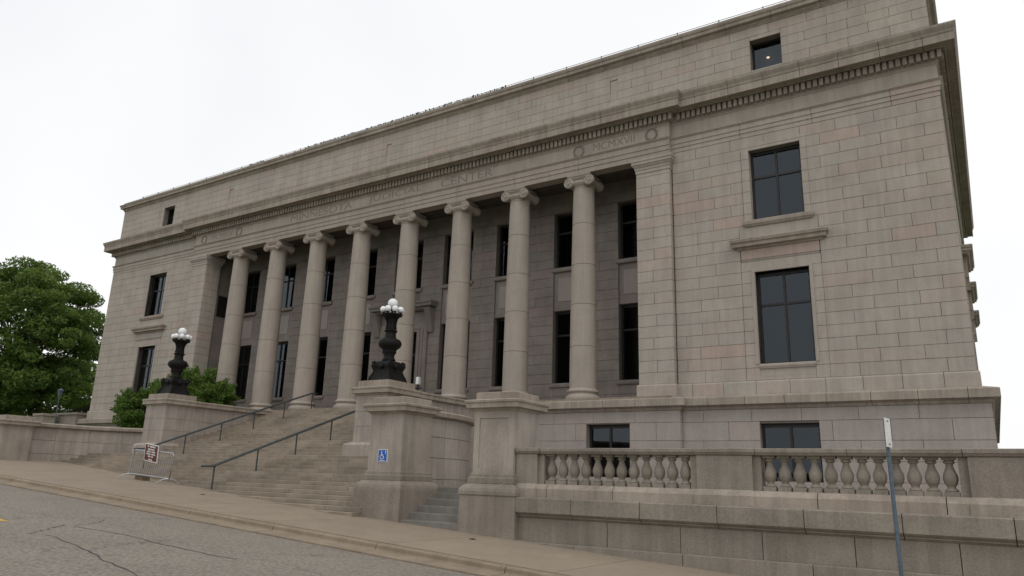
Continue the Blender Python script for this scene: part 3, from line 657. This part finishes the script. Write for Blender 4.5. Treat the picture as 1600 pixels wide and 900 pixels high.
# ================================================================== SIDE WALLS OF THE STAIR
def stair_side(s):
    lab = 'stone side wall right of the stairs, curving out to the pier with the blue sign' if s > 0 else 'stone side wall left of the stairs, with the shrubs growing behind it'
    T = thing('stair_side_wall', (s*11, -10, -5), lab, 'wall')
    X = 8.043
    # lamp pier
    body = MB().rect(s*X, -7.68, .92, .92, [(0,-5.6),(0,-.83)]).build('pier_body', 'pier', T)
    for zj in (-1.55, -2.2, -2.86):
        MB().rect(s*X, -7.68, .92, .92, [(.003,zj-.012),(.003,zj+.012)]).build('joint', 'mortar', body)
    MB().rect(s*X, -7.68, .92, .92, [(.02,-5.6),(.3,-5.6),(.3,-3.02),(.26,-2.96),(.12,-2.9),(.02,-2.86)]).build('pier_base', 'pier', T)
    MB().rect(s*X, -7.68, .92, .92, [(0,-.86),(.04,-.84),(.06,-.79),(.17,-.76),(.17,-.6),(.2,-.57),(.2,-.5),(.12,-.47),(-.02,-.46)]).build('pier_cap', 'trim', T)
    MB().rect(s*X, -7.68, .9, .9, [(0,-.465),(0,-.2),(-.02,-.19)]).build('pier_plinth', 'trim', T)
    # cheek wall back to the building
    x0, x1 = X-.86, X+.8
    cw = MB().box(min(s*x0, s*x1), max(s*x0, s*x1), -6.78, -1.0, -5.5, -.8).build('cheek_wall', 'mortar', T)
    zs_ = [-5.4, -4.6, -3.85, -3.1, -2.35, -1.6, -.83]
    for xx, sg in ((s*x0, -s), (s*x1, s)):
        for kk, (a, b) in enumerate(zip(zs_, zs_[1:])):
            yy = [-6.76, -4.9+(.7 if kk % 2 else 0), -3.0+(.6 if kk % 2 else 0), -1.0]
            for p, q in zip(yy, yy[1:]): block('wall_stone', min(xx, xx+sg*.03), max(xx, xx+sg*.03), p+.008, q-.008, a+.008, b-.008, 'pier', cw)
    cpr = [(-.9,-.83),(0.02,-.83),(.05,-.78),(.16,-.76),(.16,-.6),(.19,-.57),(.19,-.5),(.1,-.47),(-.9,-.46)]
    ycut = [1.35, 2.75, 4.15]
    if s > 0: run('coping_stone', [(o-0., z) for o, z in cpr], (X+.8, -6.76), (X+.8, -1.0), 'trim', T, ycut)
    else: run('coping_stone', cpr, (-X-.8, -1.0), (-X-.8, -6.76), 'trim', T, ycut)
    c2 = [(o if o > -.5 else -.74, z) for o, z in cpr]
    if s > 0: run('coping_stone', c2, (X-.86, -1.0), (X-.86, -6.76), 'trim', T, ycut)
    else: run('coping_stone', c2, (-X+.86, -6.76), (-X+.86, -1.0), 'trim', T, ycut)
    # quadrant wall from the lamp pier round to the end pier
    cxx, cyy, Ri, Ro = 9.0, -11.0, 4.35, 5.05
    pts = [(s*(cxx+0), cyy, PI/2)]
    n = 14; angs = [PI/2 - (PI/2)*i/n for i in range(n+1)]
    def arc(r, a): return (s*(cxx + r*math.cos(a)), cyy + r*math.sin(a))
    def arcpiece(name, ri, ro, z0, z1, a0, a1, mat, parent, prof=None):
        m_ = 30 if mat == 'mortar' else 6; R = []
        for i in range(m_+1):
            a = a0+(a1-a0)*i/m_
            pr_ = prof or [(ri, z0), (ro, z0), (ro, z1), (ri, z1)]
            R.append([(*arc(r, a), z) for r, z in pr_])
        return MB().rings(R).build(name, mat, parent)
    qc = arcpiece('quadrant_wall', Ri+.04, Ro-.05, -6, -2.25, PI/2, 0, 'mortar', T)
    zq = [-5.9, -5.1, -4.35, -3.62, -2.9, -2.24]
    for kk, (a, b) in enumerate(zip(zq, zq[1:])):
        na = 4; sh = .5/na if kk % 2 else 0
        cu = [0] + [min(1, max(0, (i+.0)/na+sh)) for i in range(0 if sh else 1, na)] + [1]
        for p, q in zip(cu, cu[1:]):
            a0, a1 = PI/2*(1-p)-.0016, PI/2*(1-q)+.0016
            arcpiece('wall_stone', Ri, Ro, a+.008, b-.008, a0, a1, 'pier', qc)
        # straight continuation to the end pier
        xa, xb = sorted((s*(cxx+Ri), s*(cxx+Ro))); block('wall_stone', xa, xb, -12.4, -11.008, a+.008, b-.008, 'pier', qc)
    cprof = [(Ri-.0, -2.24), (Ri-.1, -2.2), (Ri-.16, -2.17), (Ri-.18, -2.03), (Ri-.1, -1.98), (Ri+.1, -1.95), (Ro-.1, -1.95), (Ro+.1, -1.98), (Ro+.18, -2.03), (Ro+.16, -2.17), (Ro+.1, -2.2), (Ro, -2.24)]
    for p, q in ((0, .27), (.27, .52), (.52, .77), (.77, 1)):
        arcpiece('coping_stone', 0, 0, 0, 0, PI/2*(1-p)-.001, PI/2*(1-q)+.001, 'trim', T, cprof)
    MB().rings([[(s*(cxx+r), y, z) for r, z in cprof] for y in (-12.4, -11.01)]).build('coping_stone', 'trim', T)
    pier(T, s*13.78)
    if s < 0:                                        # plain run of the wall on past the pier
        ww = MB().box(-40, -14.4, -13.55, -12.9, -6, -2.2).build('street_wall', 'mortar', T)
        ashlar(ww, -40, -14.4, [-4.9,-4.3,-3.62,-2.9,-2.24], -13.6, 'pier', L=2.2, name='wall_stone')
        run('coping_stone', [(-.7,-2.2),(.03,-2.2),(.15,-2.15),(.17,-2.03),(.1,-1.97),(-.7,-1.95)], (-40, -13.6), (-14.9, -13.6), 'trim', T, [2.2*i for i in range(1, 11)])
def pier(T, x, joint=False):
    y = -13.1; h = .73
    MB().rect(x, y, h, h, [(.28,-7),(.28,-4.74),(.272,-4.66),(.245,-4.57),(.19,-4.5),(.1,-4.44),(-.05,-4.4)] if not joint else
              [(.275,-4.775),(.29,-4.75),(.292,-4.66),(.265,-4.57),(.2,-4.5),(.1,-4.44),(-.05,-4.4)]).build('pier_base', 'wallg', T)
    if joint: MB().rect(x, y, h, h, [(.26,-7),(.26,-4.78)]).build('pier_footing', 'wallg', T)
    MB().rect(x, y, h, h, [(.1,-4.43),(.1,-4.28),(.06,-4.25),(.05,-4.17),(.0,-4.12),(-.03,-4.11)]).build('base_moulding', 'wallg', T)
    b = MB().rect(x, y, h-.03, h-.03, [(0,-4.2),(0,-2.2)]).build('pier_body', 'pier', T)
    for yy, sg in ((y-h, -1), (y+h, 1)):             # raised borders round sunk panels
        fr = MB()
        y0, y1 = sorted((yy, yy-sg*.035))
        if not joint: MB().box(x-h, x+h, y0, y1, -4.12, -2.28).build('face_slab', 'pier', b); continue
        fr.box(x-h, x-h+.2, y0, y1, -4.12, -2.28).box(x+h-.2, x+h, y0, y1, -4.12, -2.28).box(x-h+.2, x+h-.2, y0, y1, -4.12, -3.98).box(x-h+.2, x+h-.2, y0, y1, -2.5, -2.28)
        fr.build('panel_border', 'pier', b)
    for xx, sg in ((x-h, -1), (x+h, 1)):
        x0, x1 = sorted((xx, xx-sg*.035)); MB().box(x0, x1, y-h+.036, y+h-.036, -4.12, -2.28).build('side_slab', 'pier', b)
    MB().rect(x, y, h, h, [(-.02,-2.3),(.02,-2.28),(.05,-2.24),(.08,-2.21),(.19,-2.19),(.2,-2.06),(.24,-2.03),(.25,-1.97),(.18,-1.94),(-.02,-1.93)]).build('pier_cap', 'trim', T)
    MB().rect(x, y, h-.02, h-.02, [(0,-1.935),(0,-1.72),(-.02,-1.705)]).build('pier_plinth', 'trim', T)
stair_side(1); stair_side(-1)

# ================================================================== GATE PIER, SIDE STEPS, BALUSTRADE
gp = thing('gate_pier', (18.09, -13.1, -5.9), 'square stone pier at the end of the balustrade, right of the side steps', 'pier')
pier(gp, 18.09, True)
ss = thing('side_steps', (16, -13.2, -5.7), 'five grey concrete steps between the two stone piers', 'steps')
sz_ = [-5.62, -5.4, -5.19, -4.98, -4.78, -4.6]; sy_l = [-14.04, -13.62, -13.2, -12.74, -12.3, -12.1]
for i in range(6):
    y1 = sy_l[i+1]+.1 if i < 5 else -11
    MB().rings([[(14.66,a,b),(17.3,a,b),(17.3,a+.0,b),(14.66,a,b)] for a, b in ()] or [[(14.6,sy_l[i],z),(17.25,sy_l[i],z),(17.25,y1,z),(14.6,y1,z)] for z in (sz_[i]-.35, sz_[i]-.012)]
        + [[(14.6,sy_l[i]+.012,sz_[i]),(17.25,sy_l[i]+.012,sz_[i]),(17.25,y1,sz_[i]),(14.6,y1,sz_[i])]]).build('step', 'concs', ss)
bt = thing('balustrade_wall', (25, -13.6, -6.2), 'stone balustrade on a moulded retaining wall along the sidewalk', 'balustrade')
BX0, BX1 = 18.87, 38.0
core_ = MB().box(BX0, BX1, -13.7, -13.0, -7.2, -4.8).build('retaining_wall', 'mortar', bt)
j1 = [22.88+2.02*k for k in range(-1, 8)]
def strip(name, prof, joints, mat='wallg', x0=BX0+.01, parent=bt):
    ts = [x0]+[j for j in joints if x0+.3 < j < BX1-.3]+[BX1]
    for a, b in zip(ts, ts[1:]):
        MB().rings([[(x, y, z) for y, z in prof] for x in (a+.009, b-.009)]).build(name, mat, parent)
strip('footing_stone', [(-13.2,-7.3),(-14.14,-7.3),(-14.14,-5.98),(-14.1,-5.965),(-13.2,-5.965)], [21+2.02*k*1.5 for k in range(9)])
strip('wall_stone', [(-13.2,-5.962),(-13.87,-5.962),(-13.87,-5.34),(-13.2,-5.34)], [21.87+2.02*k for k in range(9)], parent=core_)
strip('ledge_stone', [(-13.2,-5.338),(-13.86,-5.338),(-13.9,-5.3),(-13.95,-5.285),(-13.95,-5.255),(-14.0,-5.235),(-14.05,-5.2),(-14.07,-5.18),(-14.07,-4.8),(-14.05,-4.775),(-13.2,-4.74)], j1)
strip('plinth_stone', [(-13.1,-4.79),(-13.82,-4.79),(-13.82,-4.53),(-13.73,-4.41),(-13.68,-4.395),(-13.1,-4.395)], [19.95]+[22.0+2.6*k for k in range(7)], 'trim')
def pedestal(a, b, wings=True):
    p = MB().box(a, b, -13.72, -13.2, -4.394, -3.56).build('pedestal', 'wallg', bt)
    MB().rings([[(x,y,z) for x, y, z in r] for e, r in ((0, [(a-.05,-13.85,-4.765),(b+.05,-13.85,-4.765),(b+.05,-13.2,-4.765),(a-.05,-13.2,-4.765)]), (0, [(a-.05,-13.85,-4.53),(b+.05,-13.85,-4.53),(b+.05,-13.2,-4.53),(a-.05,-13.2,-4.53)]), (0, [(a,-13.74,-4.39),(b,-13.74,-4.39),(b,-13.2,-4.39),(a,-13.2,-4.39)]))]).build('pedestal_foot', 'trim', p)
    return p
for a, b in ((18.86, 19.57), (24.31, 25.72), (30.28, 31.7), (36.2, 37.6)): pedestal(a, b)
for a, b in ((19.572, 19.76), (24.12, 24.308), (25.722, 25.91), (30.09, 30.278), (31.702, 31.89), (36.0, 36.198)): box('half_pilaster', a, b, -13.62, -13.25, -4.394, -3.56, 'wallg', bt)
rp = [(-13.2,-3.555),(-13.7,-3.555),(-13.72,-3.54),(-13.74,-3.5),(-13.76,-3.48),(-13.76,-3.4),(-13.74,-3.385),(-13.2,-3.38)]
rails = [18.85, 19.66, 21.9, 24.24, 25.8, 27.9, 30.2, 31.8, 34, 36.1, 38]
for i, (a, b) in enumerate(zip(rails, rails[1:])):
    e = .03 if (i in (0, 3, 6)) else 0
    MB().rings([[(x, y-e if y < -13.3 else y, z+e*.15) for y, z in rp] for x in (a+.006, b-.006)]).build('rail_stone', 'wallg', bt)
bal = MB(); 
bal.rings([[(-.15,-.15,z),(.15,-.15,z),(.15,.15,z),(-.15,.15,z)] for z in (-4.393, -4.29)])
bal.lathe([(.125,-4.292),(.135,-4.27),(.125,-4.245),(.085,-4.22),(.08,-4.19),(.095,-4.165),(.125,-4.12),(.146,-4.05),(.149,-3.98),(.136,-3.92),(.106,-3.85),(.08,-3.78),(.07,-3.73),(.075,-3.7),(.11,-3.685),(.115,-3.665),(.095,-3.65),(.1,-3.63),(.135,-3.61)], 18)
bal.rings([[(-.145,-.145,z),(.145,-.145,z),(.145,.145,z),(-.145,.145,z)] for z in (-3.612, -3.556)])
bme = mesh('baluster', bal.v, bal.f, 'wallg', True)
for a, b in ((19.76, 24.12), (25.91, 30.09), (31.89, 36.0)):
    for i in range(12):
        o = link('baluster', bme, bt); x = a+(b-a)*(i+.5)/12; o.location = (x, -13.46, 0)

# ================================================================== LAMPS
def lamp(x, label):
    T = thing('lamp_standard', (x, -7.68, -.19), label, 'lamp', 'bronze lamps on the stair piers')
    z0 = -.19; c = (x, -7.68, z0)
    sq = lambda w, z: [(x+w*a, -7.68+w*b, z0+z) for a, b in ((-1,-1),(-.55,-.92),(0,-.9),(.55,-.92),(1,-1),(.92,-.55),(.9,0),(.92,.55),(1,1),(.55,.92),(0,.9),(-.55,.92),(-1,1),(-.92,.55),(-.9,0),(-.92,-.55))]
    bb = MB().rings([sq(w, z) for w, z in ((.62,0),(.62,.06),(.58,.1),(.5,.34),(.45,.52),(.44,.6),(.47,.66),(.49,.78),(.46,.88),(.36,.94),(.26,.97))]).build('base', 'bronze', T, True)
    for a in range(4):                               # scrolls and masks at the corners
        an = PI/4+a*PI/2; ux, uy = math.cos(an), math.sin(an); sc = MB()
        pts = [(x+ux*r, -7.68+uy*r, z0+z) for r, z in ((.84,.04),(.8,.16),(.68,.34),(.62,.5),(.66,.62),(.72,.74),(.7,.86),(.62,.92),(.56,.88))]
        sc.tube(pts, [.06,.06,.055,.05,.06,.075,.08,.06,.03], 7); sc.sphere((x+ux*.66, -7.68+uy*.66, z0+.76), .1, 8, 6)
        sc.build('corner_scroll', 'bronze', bb, True)
        an2 = a*PI/2; MB().sphere((x+math.cos(an2)*.44, -7.68+math.sin(an2)*.44, z0+.7), .12, 10, 7, 1, 1, 1.1).build('mask', 'bronze', bb, True)
    MB().lathe([(.26,.95),(.3,1.0),(.3,1.05),(.25,1.1),(.24,1.2),(.27,1.32),(.3,1.42),(.32,1.5),(.4,1.56),(.49,1.64),(.53,1.75),(.52,1.86),(.45,1.95),(.34,2.0),(.26,2.05),(.25,2.12),(.24,2.22)], 28, c).build('bowl', 'bronze', T, True)
    sh = MB().lathe([(.24,2.2),(.24,2.3),(.29,2.33),(.31,2.37),(.27,2.4),(.22,2.43),(.2,2.55),(.195,2.7),(.21,2.84),(.26,2.95),(.36,3.04),(.47,3.09),(.49,3.12),(.47,3.15),(.1,3.17)], 28, c).build('shaft', 'bronze', T, True)
    lv = MB()
    for i in range(10):
        a = 2*PI*i/10; lv.tube([(x+r*math.cos(a), -7.68+r*math.sin(a), z0+z) for r, z in ((.24,2.45),(.215,2.6),(.215,2.75),(.25,2.9),(.33,3.0))], [.03,.028,.028,.03,.02], 5)
    for i in range(12):
        a = 2*PI*i/12; lv.sphere((x+.27*math.cos(a), -7.68+.27*math.sin(a), z0+1.4), .06, 6, 5, 1, 1, 1.6); lv.sphere((x+.5*math.cos(a), -7.68+.5*math.sin(a), z0+1.75), .05, 6, 5)
    lv.build('acanthus_leaves', 'bronze', sh)
    for i in range(8):
        a = 2*PI*(i+.3)/8; gx, gy = x+.43*math.cos(a), -7.68+.43*math.sin(a)
        gl = MB().sphere((gx, gy, z0+3.35), .15, 18, 12).build('globe', 'globe', T, True)
        MB().lathe([(.03,3.12),(.035,3.18),(.08,3.22),(.09,3.26),(.05,3.27)], 10, (gx, gy, z0)).build('holder', 'bronze', gl)
    gl = MB().sphere((x, -7.68, z0+3.68), .235, 22, 14).build('globe', 'globe', T, True)
    MB().lathe([(.06,3.15),(.05,3.3),(.1,3.4),(.12,3.45),(.06,3.47)], 12, c).build('holder', 'bronze', gl)
lamp(8.043, 'dark bronze lamp with white globes on the pier in the middle of the picture')
lamp(-8.043, 'dark bronze lamp with white globes in front of the shrubs, left of the stairs')

# ================================================================== HANDRAILS
def handrail(x, ks, label):
    T = thing('handrail', (x, -7, -3), label, 'handrail', 'handrails on the grand stair')
    ys_ = [-.93-2.056*k for k in range(ks)]
    zt = lambda y: FL + .378*(y+.93)
    yl = ys_[-1]
    for off in (-.08, .08):
        pts = [(x+off, -.6, zt(-.93)+.98), (x+off, -.93, zt(-.93)+.98)] + [(x+off, y, zt(y)+1.0) for y in ys_[1:]] + [(x+off, yl-.12, zt(yl)+.965), (x+off, yl-.55, zt(yl)+.95)]
        MB().tube(pts, .036, 8).build('rail', 'rail', T, True)
    for y in ys_:
        MB().tube([(x, y, zt(y)-.25), (x, y, zt(y)+.95)], .034, 8).build('post', 'rail', T, True)
    MB().box(x-.06, x+.06, ys_[-1]-.03, ys_[-1]+.03, zt(yl)+.93, zt(yl)+.96).build('bracket', 'rail', T)
handrail(4.158, 7, 'blue-grey metal handrail on the right half of the stairs, reaching the sidewalk')
handrail(-4.158, 6, 'blue-grey metal handrail on the left half of the stairs, behind the barrier')

# ================================================================== BARRIER AND SIGNS
bx0, bx1, by = -1.35, 1.62, -13.45
bz = lambda x: gz(x)
T = thing('crowd_barrier', (0.1, by, gz(0)), 'galvanised steel crowd barrier standing at the foot of the stairs', 'barrier')
zt0, zt1 = -3.48, -3.62; zb0, zb1 = -4.5, -4.66
fr = MB().tube([(bx0-.15, by, zb0), (bx0+.0, by, zt0-.12), (bx0+.08, by, zt0), (bx1-.1, by, zt1), (bx1, by, zt1-.1), (bx1-.1, by, zb1), (bx0-.15, by, zb0)], .032, 8).build('frame', 'galv', T, True)
for i in range(19):
    t = (i+1)/20; xa = bx0-.15+(bx1-.1-bx0+.15)*t; xb = bx0+.05+(bx1-.05-bx0)*t
    MB().tube([(xa, by, zb0+(zb1-zb0)*t), (xb, by, zt0+(zt1-zt0)*t-.01)], .011, 5).build('bar', 'galv', T)
for x in (bx0+.0, bx1-.15):
    zz = zb0 if x < 0 else zb1
    MB().tube([(x-.25, by-.42, gz(x)+.03), (x-.1, by-.2, gz(x)+.2), (x, by, zz), (x+.1, by+.2, gz(x)+.2), (x+.2, by+.4, gz(x)+.03)], .022, 6).build('foot', 'galv', T, True)
# brown notice tied to the barrier, tilted
T = thing('notice_sign', (.05, by-.07, -3.3), 'tilted brown notice with white lettering tied to the crowd barrier', 'sign')
Mx = Matrix.Translation((.08, by-.075, -3.62)) @ Matrix.Rotation(math.radians(7), 4, 'Y') @ Matrix.Rotation(math.radians(6), 4, 'X')
def onm(mb, mat, name, mtx, parent): mb.v = [tuple(mtx @ Vector(p)) for p in mb.v]; return mb.build(name, mat, parent)
board = onm(MB().box(-.5,.5,-.012,.012,-.37,.37), 'white', 'board', Mx, T)
onm(MB().box(-.465,.465,-.016,-.0125,-.335,.335), 'brown', 'face', Mx, board)
tx = MB()
for r, (z, wds) in enumerate(((.27, (.12,.42)), (.15, (.5,)), (.05, (.3,.28)), (-.05, (.34,.3)), (-.15, (.2,.14)), (-.28, (.3,)))):
    tot = sum(wds)+.06*(len(wds)-1); x = -tot/2; hh = .032 if r else .04
    for wd in wds:
        n = max(2, int(wd/.05))
        for i in range(n):
            q = x+wd*i/n; tx.box(q, q+wd/n*.72, -.0195, -.0165, z-hh, z+hh*random.uniform(.6,1))
        x += wd+.06
onm(tx, 'white', 'lettering', Mx, board)['kind'] = 'stuff'
# block and boards under the barrier
tb = thing('timber_block', (-.75, -13.2, gz(-.75)), 'short weathered timber block lying under the crowd barrier', 'timber block')
MB().rect(-.75, -13.25, .3, .16, [(0,gz(-.75)-.05),(.01,gz(-.75)+.02),(0,gz(-.75)+.17),(-.03,gz(-.75)+.2)]).build('block', 'timber', tb)
# accessible-entrance sign on the end pier
T = thing('access_sign', (13.7, -13.84, -3.65), 'small blue wheelchair sign with white border on the stone pier', 'sign')
sx0, sx1, sz0, sz1, yy = 13.5, 13.9, -3.86, -3.45, -13.85
pb = box('plate', sx0, sx1, yy, yy+.02, sz0, sz1, 'white', T)
box('face', sx0+.016, sx1-.016, yy-.004, yy-.0005, sz0+.016, sz1-.016, 'blue', pb)
ic = MB(); cxs, czs = 13.675, -3.66; yi = yy-.008
pt = []
for i in range(15): a = math.radians(110+ i*17); pt.append((cxs+.075*math.cos(a), yi, czs-.03+.075*math.sin(a)))
ic.tube(pt, .011, 5); ic.tube([(cxs-.015, yi, czs+.09), (cxs-.005, yi, czs+.0), (cxs+.06, yi, czs+.0), (cxs+.085, yi, czs-.08)], .014, 5); ic.sphere((cxs-.018, yi, czs+.125), .024, 8, 6, 1, .3, 1)
ic.tube([(cxs-.01, yi, czs+.05), (cxs+.05, yi, czs+.045)], .01, 5)
ic.tube([(13.83, yi, -3.6), (13.83, yi, -3.5)], .009, 5); ic.tube([(13.805, yi, -3.53), (13.83, yi, -3.495), (13.855, yi, -3.53)], .009, 5)
ic.build('wheelchair_symbol', 'white', pb)
lt = MB()
for i in range(8): q = 13.58+.03*i; lt.box(q, q+.02, yy-.008, yy-.0045, -3.825, -3.795)
lt.build('lettering', 'white', pb)['kind'] = 'stuff'
# street sign seen edge-on
T = thing('street_sign_post', (29.22, -18.02, gz(29.2)), 'blue-grey metal post with a sign plate seen edge-on, in front of the balustrade', 'sign post')
po = MB().tube([(29.24, -18.0, gz(29.2)-.3), (29.21, -18.0, -3.08)], .034, 10).build('pole', 'pole', T, True)
Ms = Matrix.Translation((29.245, -18.06, -3.34)) @ Matrix.Rotation(math.radians(81), 4, 'Z')
pl = onm(MB().box(-.16,.16,-.006,.006,-.25,.25), 'signback', 'sign_plate', Ms, T)
for z in (-.2, .2): onm(MB().sphere((0,-.012,z), .014, 8, 5), 'iron', 'bolt', Ms, pl)
# small cabinet by the doorway
T = thing('white_box', (3.3, .1, FL), 'small white box on a dark stand beside the doorway behind the lamp', 'box')
MB().box(3.2, 3.4, .04, .22, FL+1.33, FL+1.75).build('cabinet', 'white', T); MB().box(3.26, 3.34, .1, .18, FL+.03, FL+1.35).box(3.12, 3.48, 0, .28, FL+.001, FL+.03).build('stand', 'iron', T)

# ================================================================== PLANTS
def leaves(n, blobs, size, flat=.5, seed=1):
    rn = random.Random(seed); v = []; f = []
    tot = sum(b[3]*b[4]*b[5] for b in blobs)
    for b in blobs:
        cx_, cy_, cz_, rx, ry_, rz = b; m_ = int(n*(rx*ry_*rz)**.8/sum((q[3]*q[4]*q[5])**.8 for q in blobs))
        for _ in range(m_):
            while True:
                p = Vector((rn.uniform(-1,1), rn.uniform(-1,1), rn.uniform(-1,1)))
                if .15 < p.length < 1 and rn.random() < p.length**1.2: break
            c = Vector((cx_+p.x*rx, cy_+p.y*ry_, cz_+p.z*rz)); s_ = size*rn.uniform(.6, 1.3)
            nrm = (Vector((rn.gauss(0,1), rn.gauss(0,1), rn.gauss(0,1)))*(1-flat) + Vector((0,0,1))*flat + p*.25).normalized()
            a = nrm.cross(Vector((rn.gauss(0,1), rn.gauss(0,1), rn.gauss(0,1)))).normalized(); bb_ = nrm.cross(a)
            k_ = len(v); a *= s_; bb_ *= s_*.55
            v += [tuple(c-a), tuple(c-bb_*.9+nrm*s_*.08), tuple(c+a-nrm*s_*.15), tuple(c+bb_*.9+nrm*s_*.08)]; f.append((k_, k_+1, k_+2, k_+3))
    return v, f
def tree(name, label, cat, base, h, blobs, n, size, mat, trunk_r, seed, group=None, flat=.55):
    T = thing(name, base, label, cat, group); rn = random.Random(seed)
    v, f = leaves(n, blobs, size, flat, seed); link('crown', mesh('crown', v, f, mat), T)
    tr = MB(); top = Vector(base)+Vector((rn.uniform(-.3,.3), 0, h*.62)); b0 = Vector(base)
    pts = [b0-Vector((0,0,.3)), b0.lerp(top, .25)+Vector((.1,0,0)), b0.lerp(top, .6), top]
    tr.tube(pts, [trunk_r*1.25, trunk_r*.9, trunk_r*.6, trunk_r*.3], 9)
    tk = tr.build('trunk', 'bark', T, True); lb = MB()
    for b in blobs:
        e = Vector(b[:3]); sfr = rn.uniform(.3, .8); s0 = b0.lerp(top, sfr); mid = s0.lerp(e, .5)+Vector((0,0,.15*h*rn.uniform(-.1,.3)))
        lb.tube([s0, mid, e], [trunk_r*.18, trunk_r*.1, trunk_r*.035], 6)
    lb.build('limb', 'bark', T, True)
    return T
rn = random.Random(11)
def crownblobs(c, R, n, r, flatz=.55):
    out_ = []
    for i in range(n):
        while True:
            p = Vector((rn.uniform(-1,1), rn.uniform(-1,1), rn.uniform(-1,1)))
            if p.length < 1: break
        p = p.normalized()*(p.length**.45)
        q = r*rn.uniform(.6, 1.25)
        out_.append((c[0]+p.x*R[0], c[1]+p.y*R[1], c[2]+p.z*R[2], q*1.25, q*1.25, q*flatz))
    return out_
big = crownblobs((-47.4, .5, 8.2), (7.9, 6.4, 6.6), 190, 1.05, .8) + crownblobs((-46.5, .5, 2.6), (7.4, 5.4, 3.0), 90, 1.0, .8) + crownblobs((-40.4, .2, 7.4), (2.9, 2.8, 4.6), 42, .62, .6)
tree('broadleaf_tree', 'large dark green tree rising beyond the left end of the building', 'tree', (-47.1, .5, -2.6), 18, big, 105000, .17, 'leaf', .42, 3, flat=.4)
tree('broadleaf_tree', 'smaller yellow-green tree showing between the dark tree and the building', 'tree', (-80, 24, -2.4), 13,
     crownblobs((-80, 24, 5.2), (6, 5, 6.0), 50, 1.5), 14000, .3, 'leaf2', .3, 5)
def shoots(c, R, n, L):
    o_ = []
    for i in range(n):
        a = rn.uniform(0, 2*PI); e = rn.uniform(.1, 1.2); d = Vector((math.cos(a)*math.cos(e), math.sin(a)*math.cos(e), math.sin(e)))
        for t in (0, .35, .65, .95): p = Vector((d.x*R[0], d.y*R[1], d.z*R[2])) + d*L*t; q = .3*(1-.62*t); o_.append((c[0]+p.x, c[1]+p.y, c[2]+p.z, q, q, q))
    return o_
tree('shrub', 'bushy green shrub right of the left bronze lamp', 'shrub', (-13.0, -2.6, -2.6), 3.4,
     crownblobs((-13.2, -2.7, .2), (2.2, 1.9, 1.6), 40, .6, .8) + crownblobs((-15.2, -3.2, .3), (1.5, 1.2, 1.3), 18, .5, .8) + shoots((-13.2, -2.7, .2), (2.2, 1.9, 1.6), 60, .75), 32000, .095, 'leaf3', .07, 8, 'shrubs behind the side wall', .2)
tree('shrub', 'lower green shrub left of the left stair pier', 'shrub', (-16.8, -4.6, -2.6), 2.2,
     crownblobs((-16.5, -4.6, -.75), (1.2, 1.2, 1.2), 20, .5, .8) + shoots((-16.5, -4.6, -.7), (1.15, 1.15, 1.2), 34, .6), 13000, .095, 'leaf3', .05, 9, 'shrubs behind the side wall', .2)
# things glimpsed behind the tree
T = thing('park_lamp', (-32.3, -2, -2.6), 'slim blue-grey lantern post in front of the dark tree', 'lamp post')
MB().tube([(-32.3, -2, -2.6), (-32.3, -2, 1.2)], .035, 8).build('post', 'pole', T, True); MB().rect(-32.3, -2, .11, .11, [(-.04,1.2),(.04,1.7),(.07,1.72),(-.1,1.9)]).build('lantern', 'pole', T)
T = thing('stone_block', (-34, -2, -2.6), 'pale tan stone block standing behind the left wall', 'stone block')
MB().rect(-34, -2, .75, .5, [(.06,-2.6),(.06,-1.9),(0,-1.8),(0,-.35),(.08,-.3),(.08,-.12)]).build('block', 'trim', T)
# dry leaves on the sidewalk
for i, (x, y, lb) in enumerate(((5.9, -14.87, 'small dry leaf on the sidewalk in front of the right handrail'), (18.5, -15.3, 'small dry leaf on the sidewalk below the gate pier'))):
    o = link('dry_leaf', mesh('dry_leaf', [(x-.12,y-.03,gz(x)+.006),(x,y-.07,gz(x)+.03),(x+.14,y,gz(x)+.008),(x,y+.06,gz(x)+.035)], [(0,1,2,3)], 'leafdry')); o['label'] = lb; o['category'] = 'leaf'
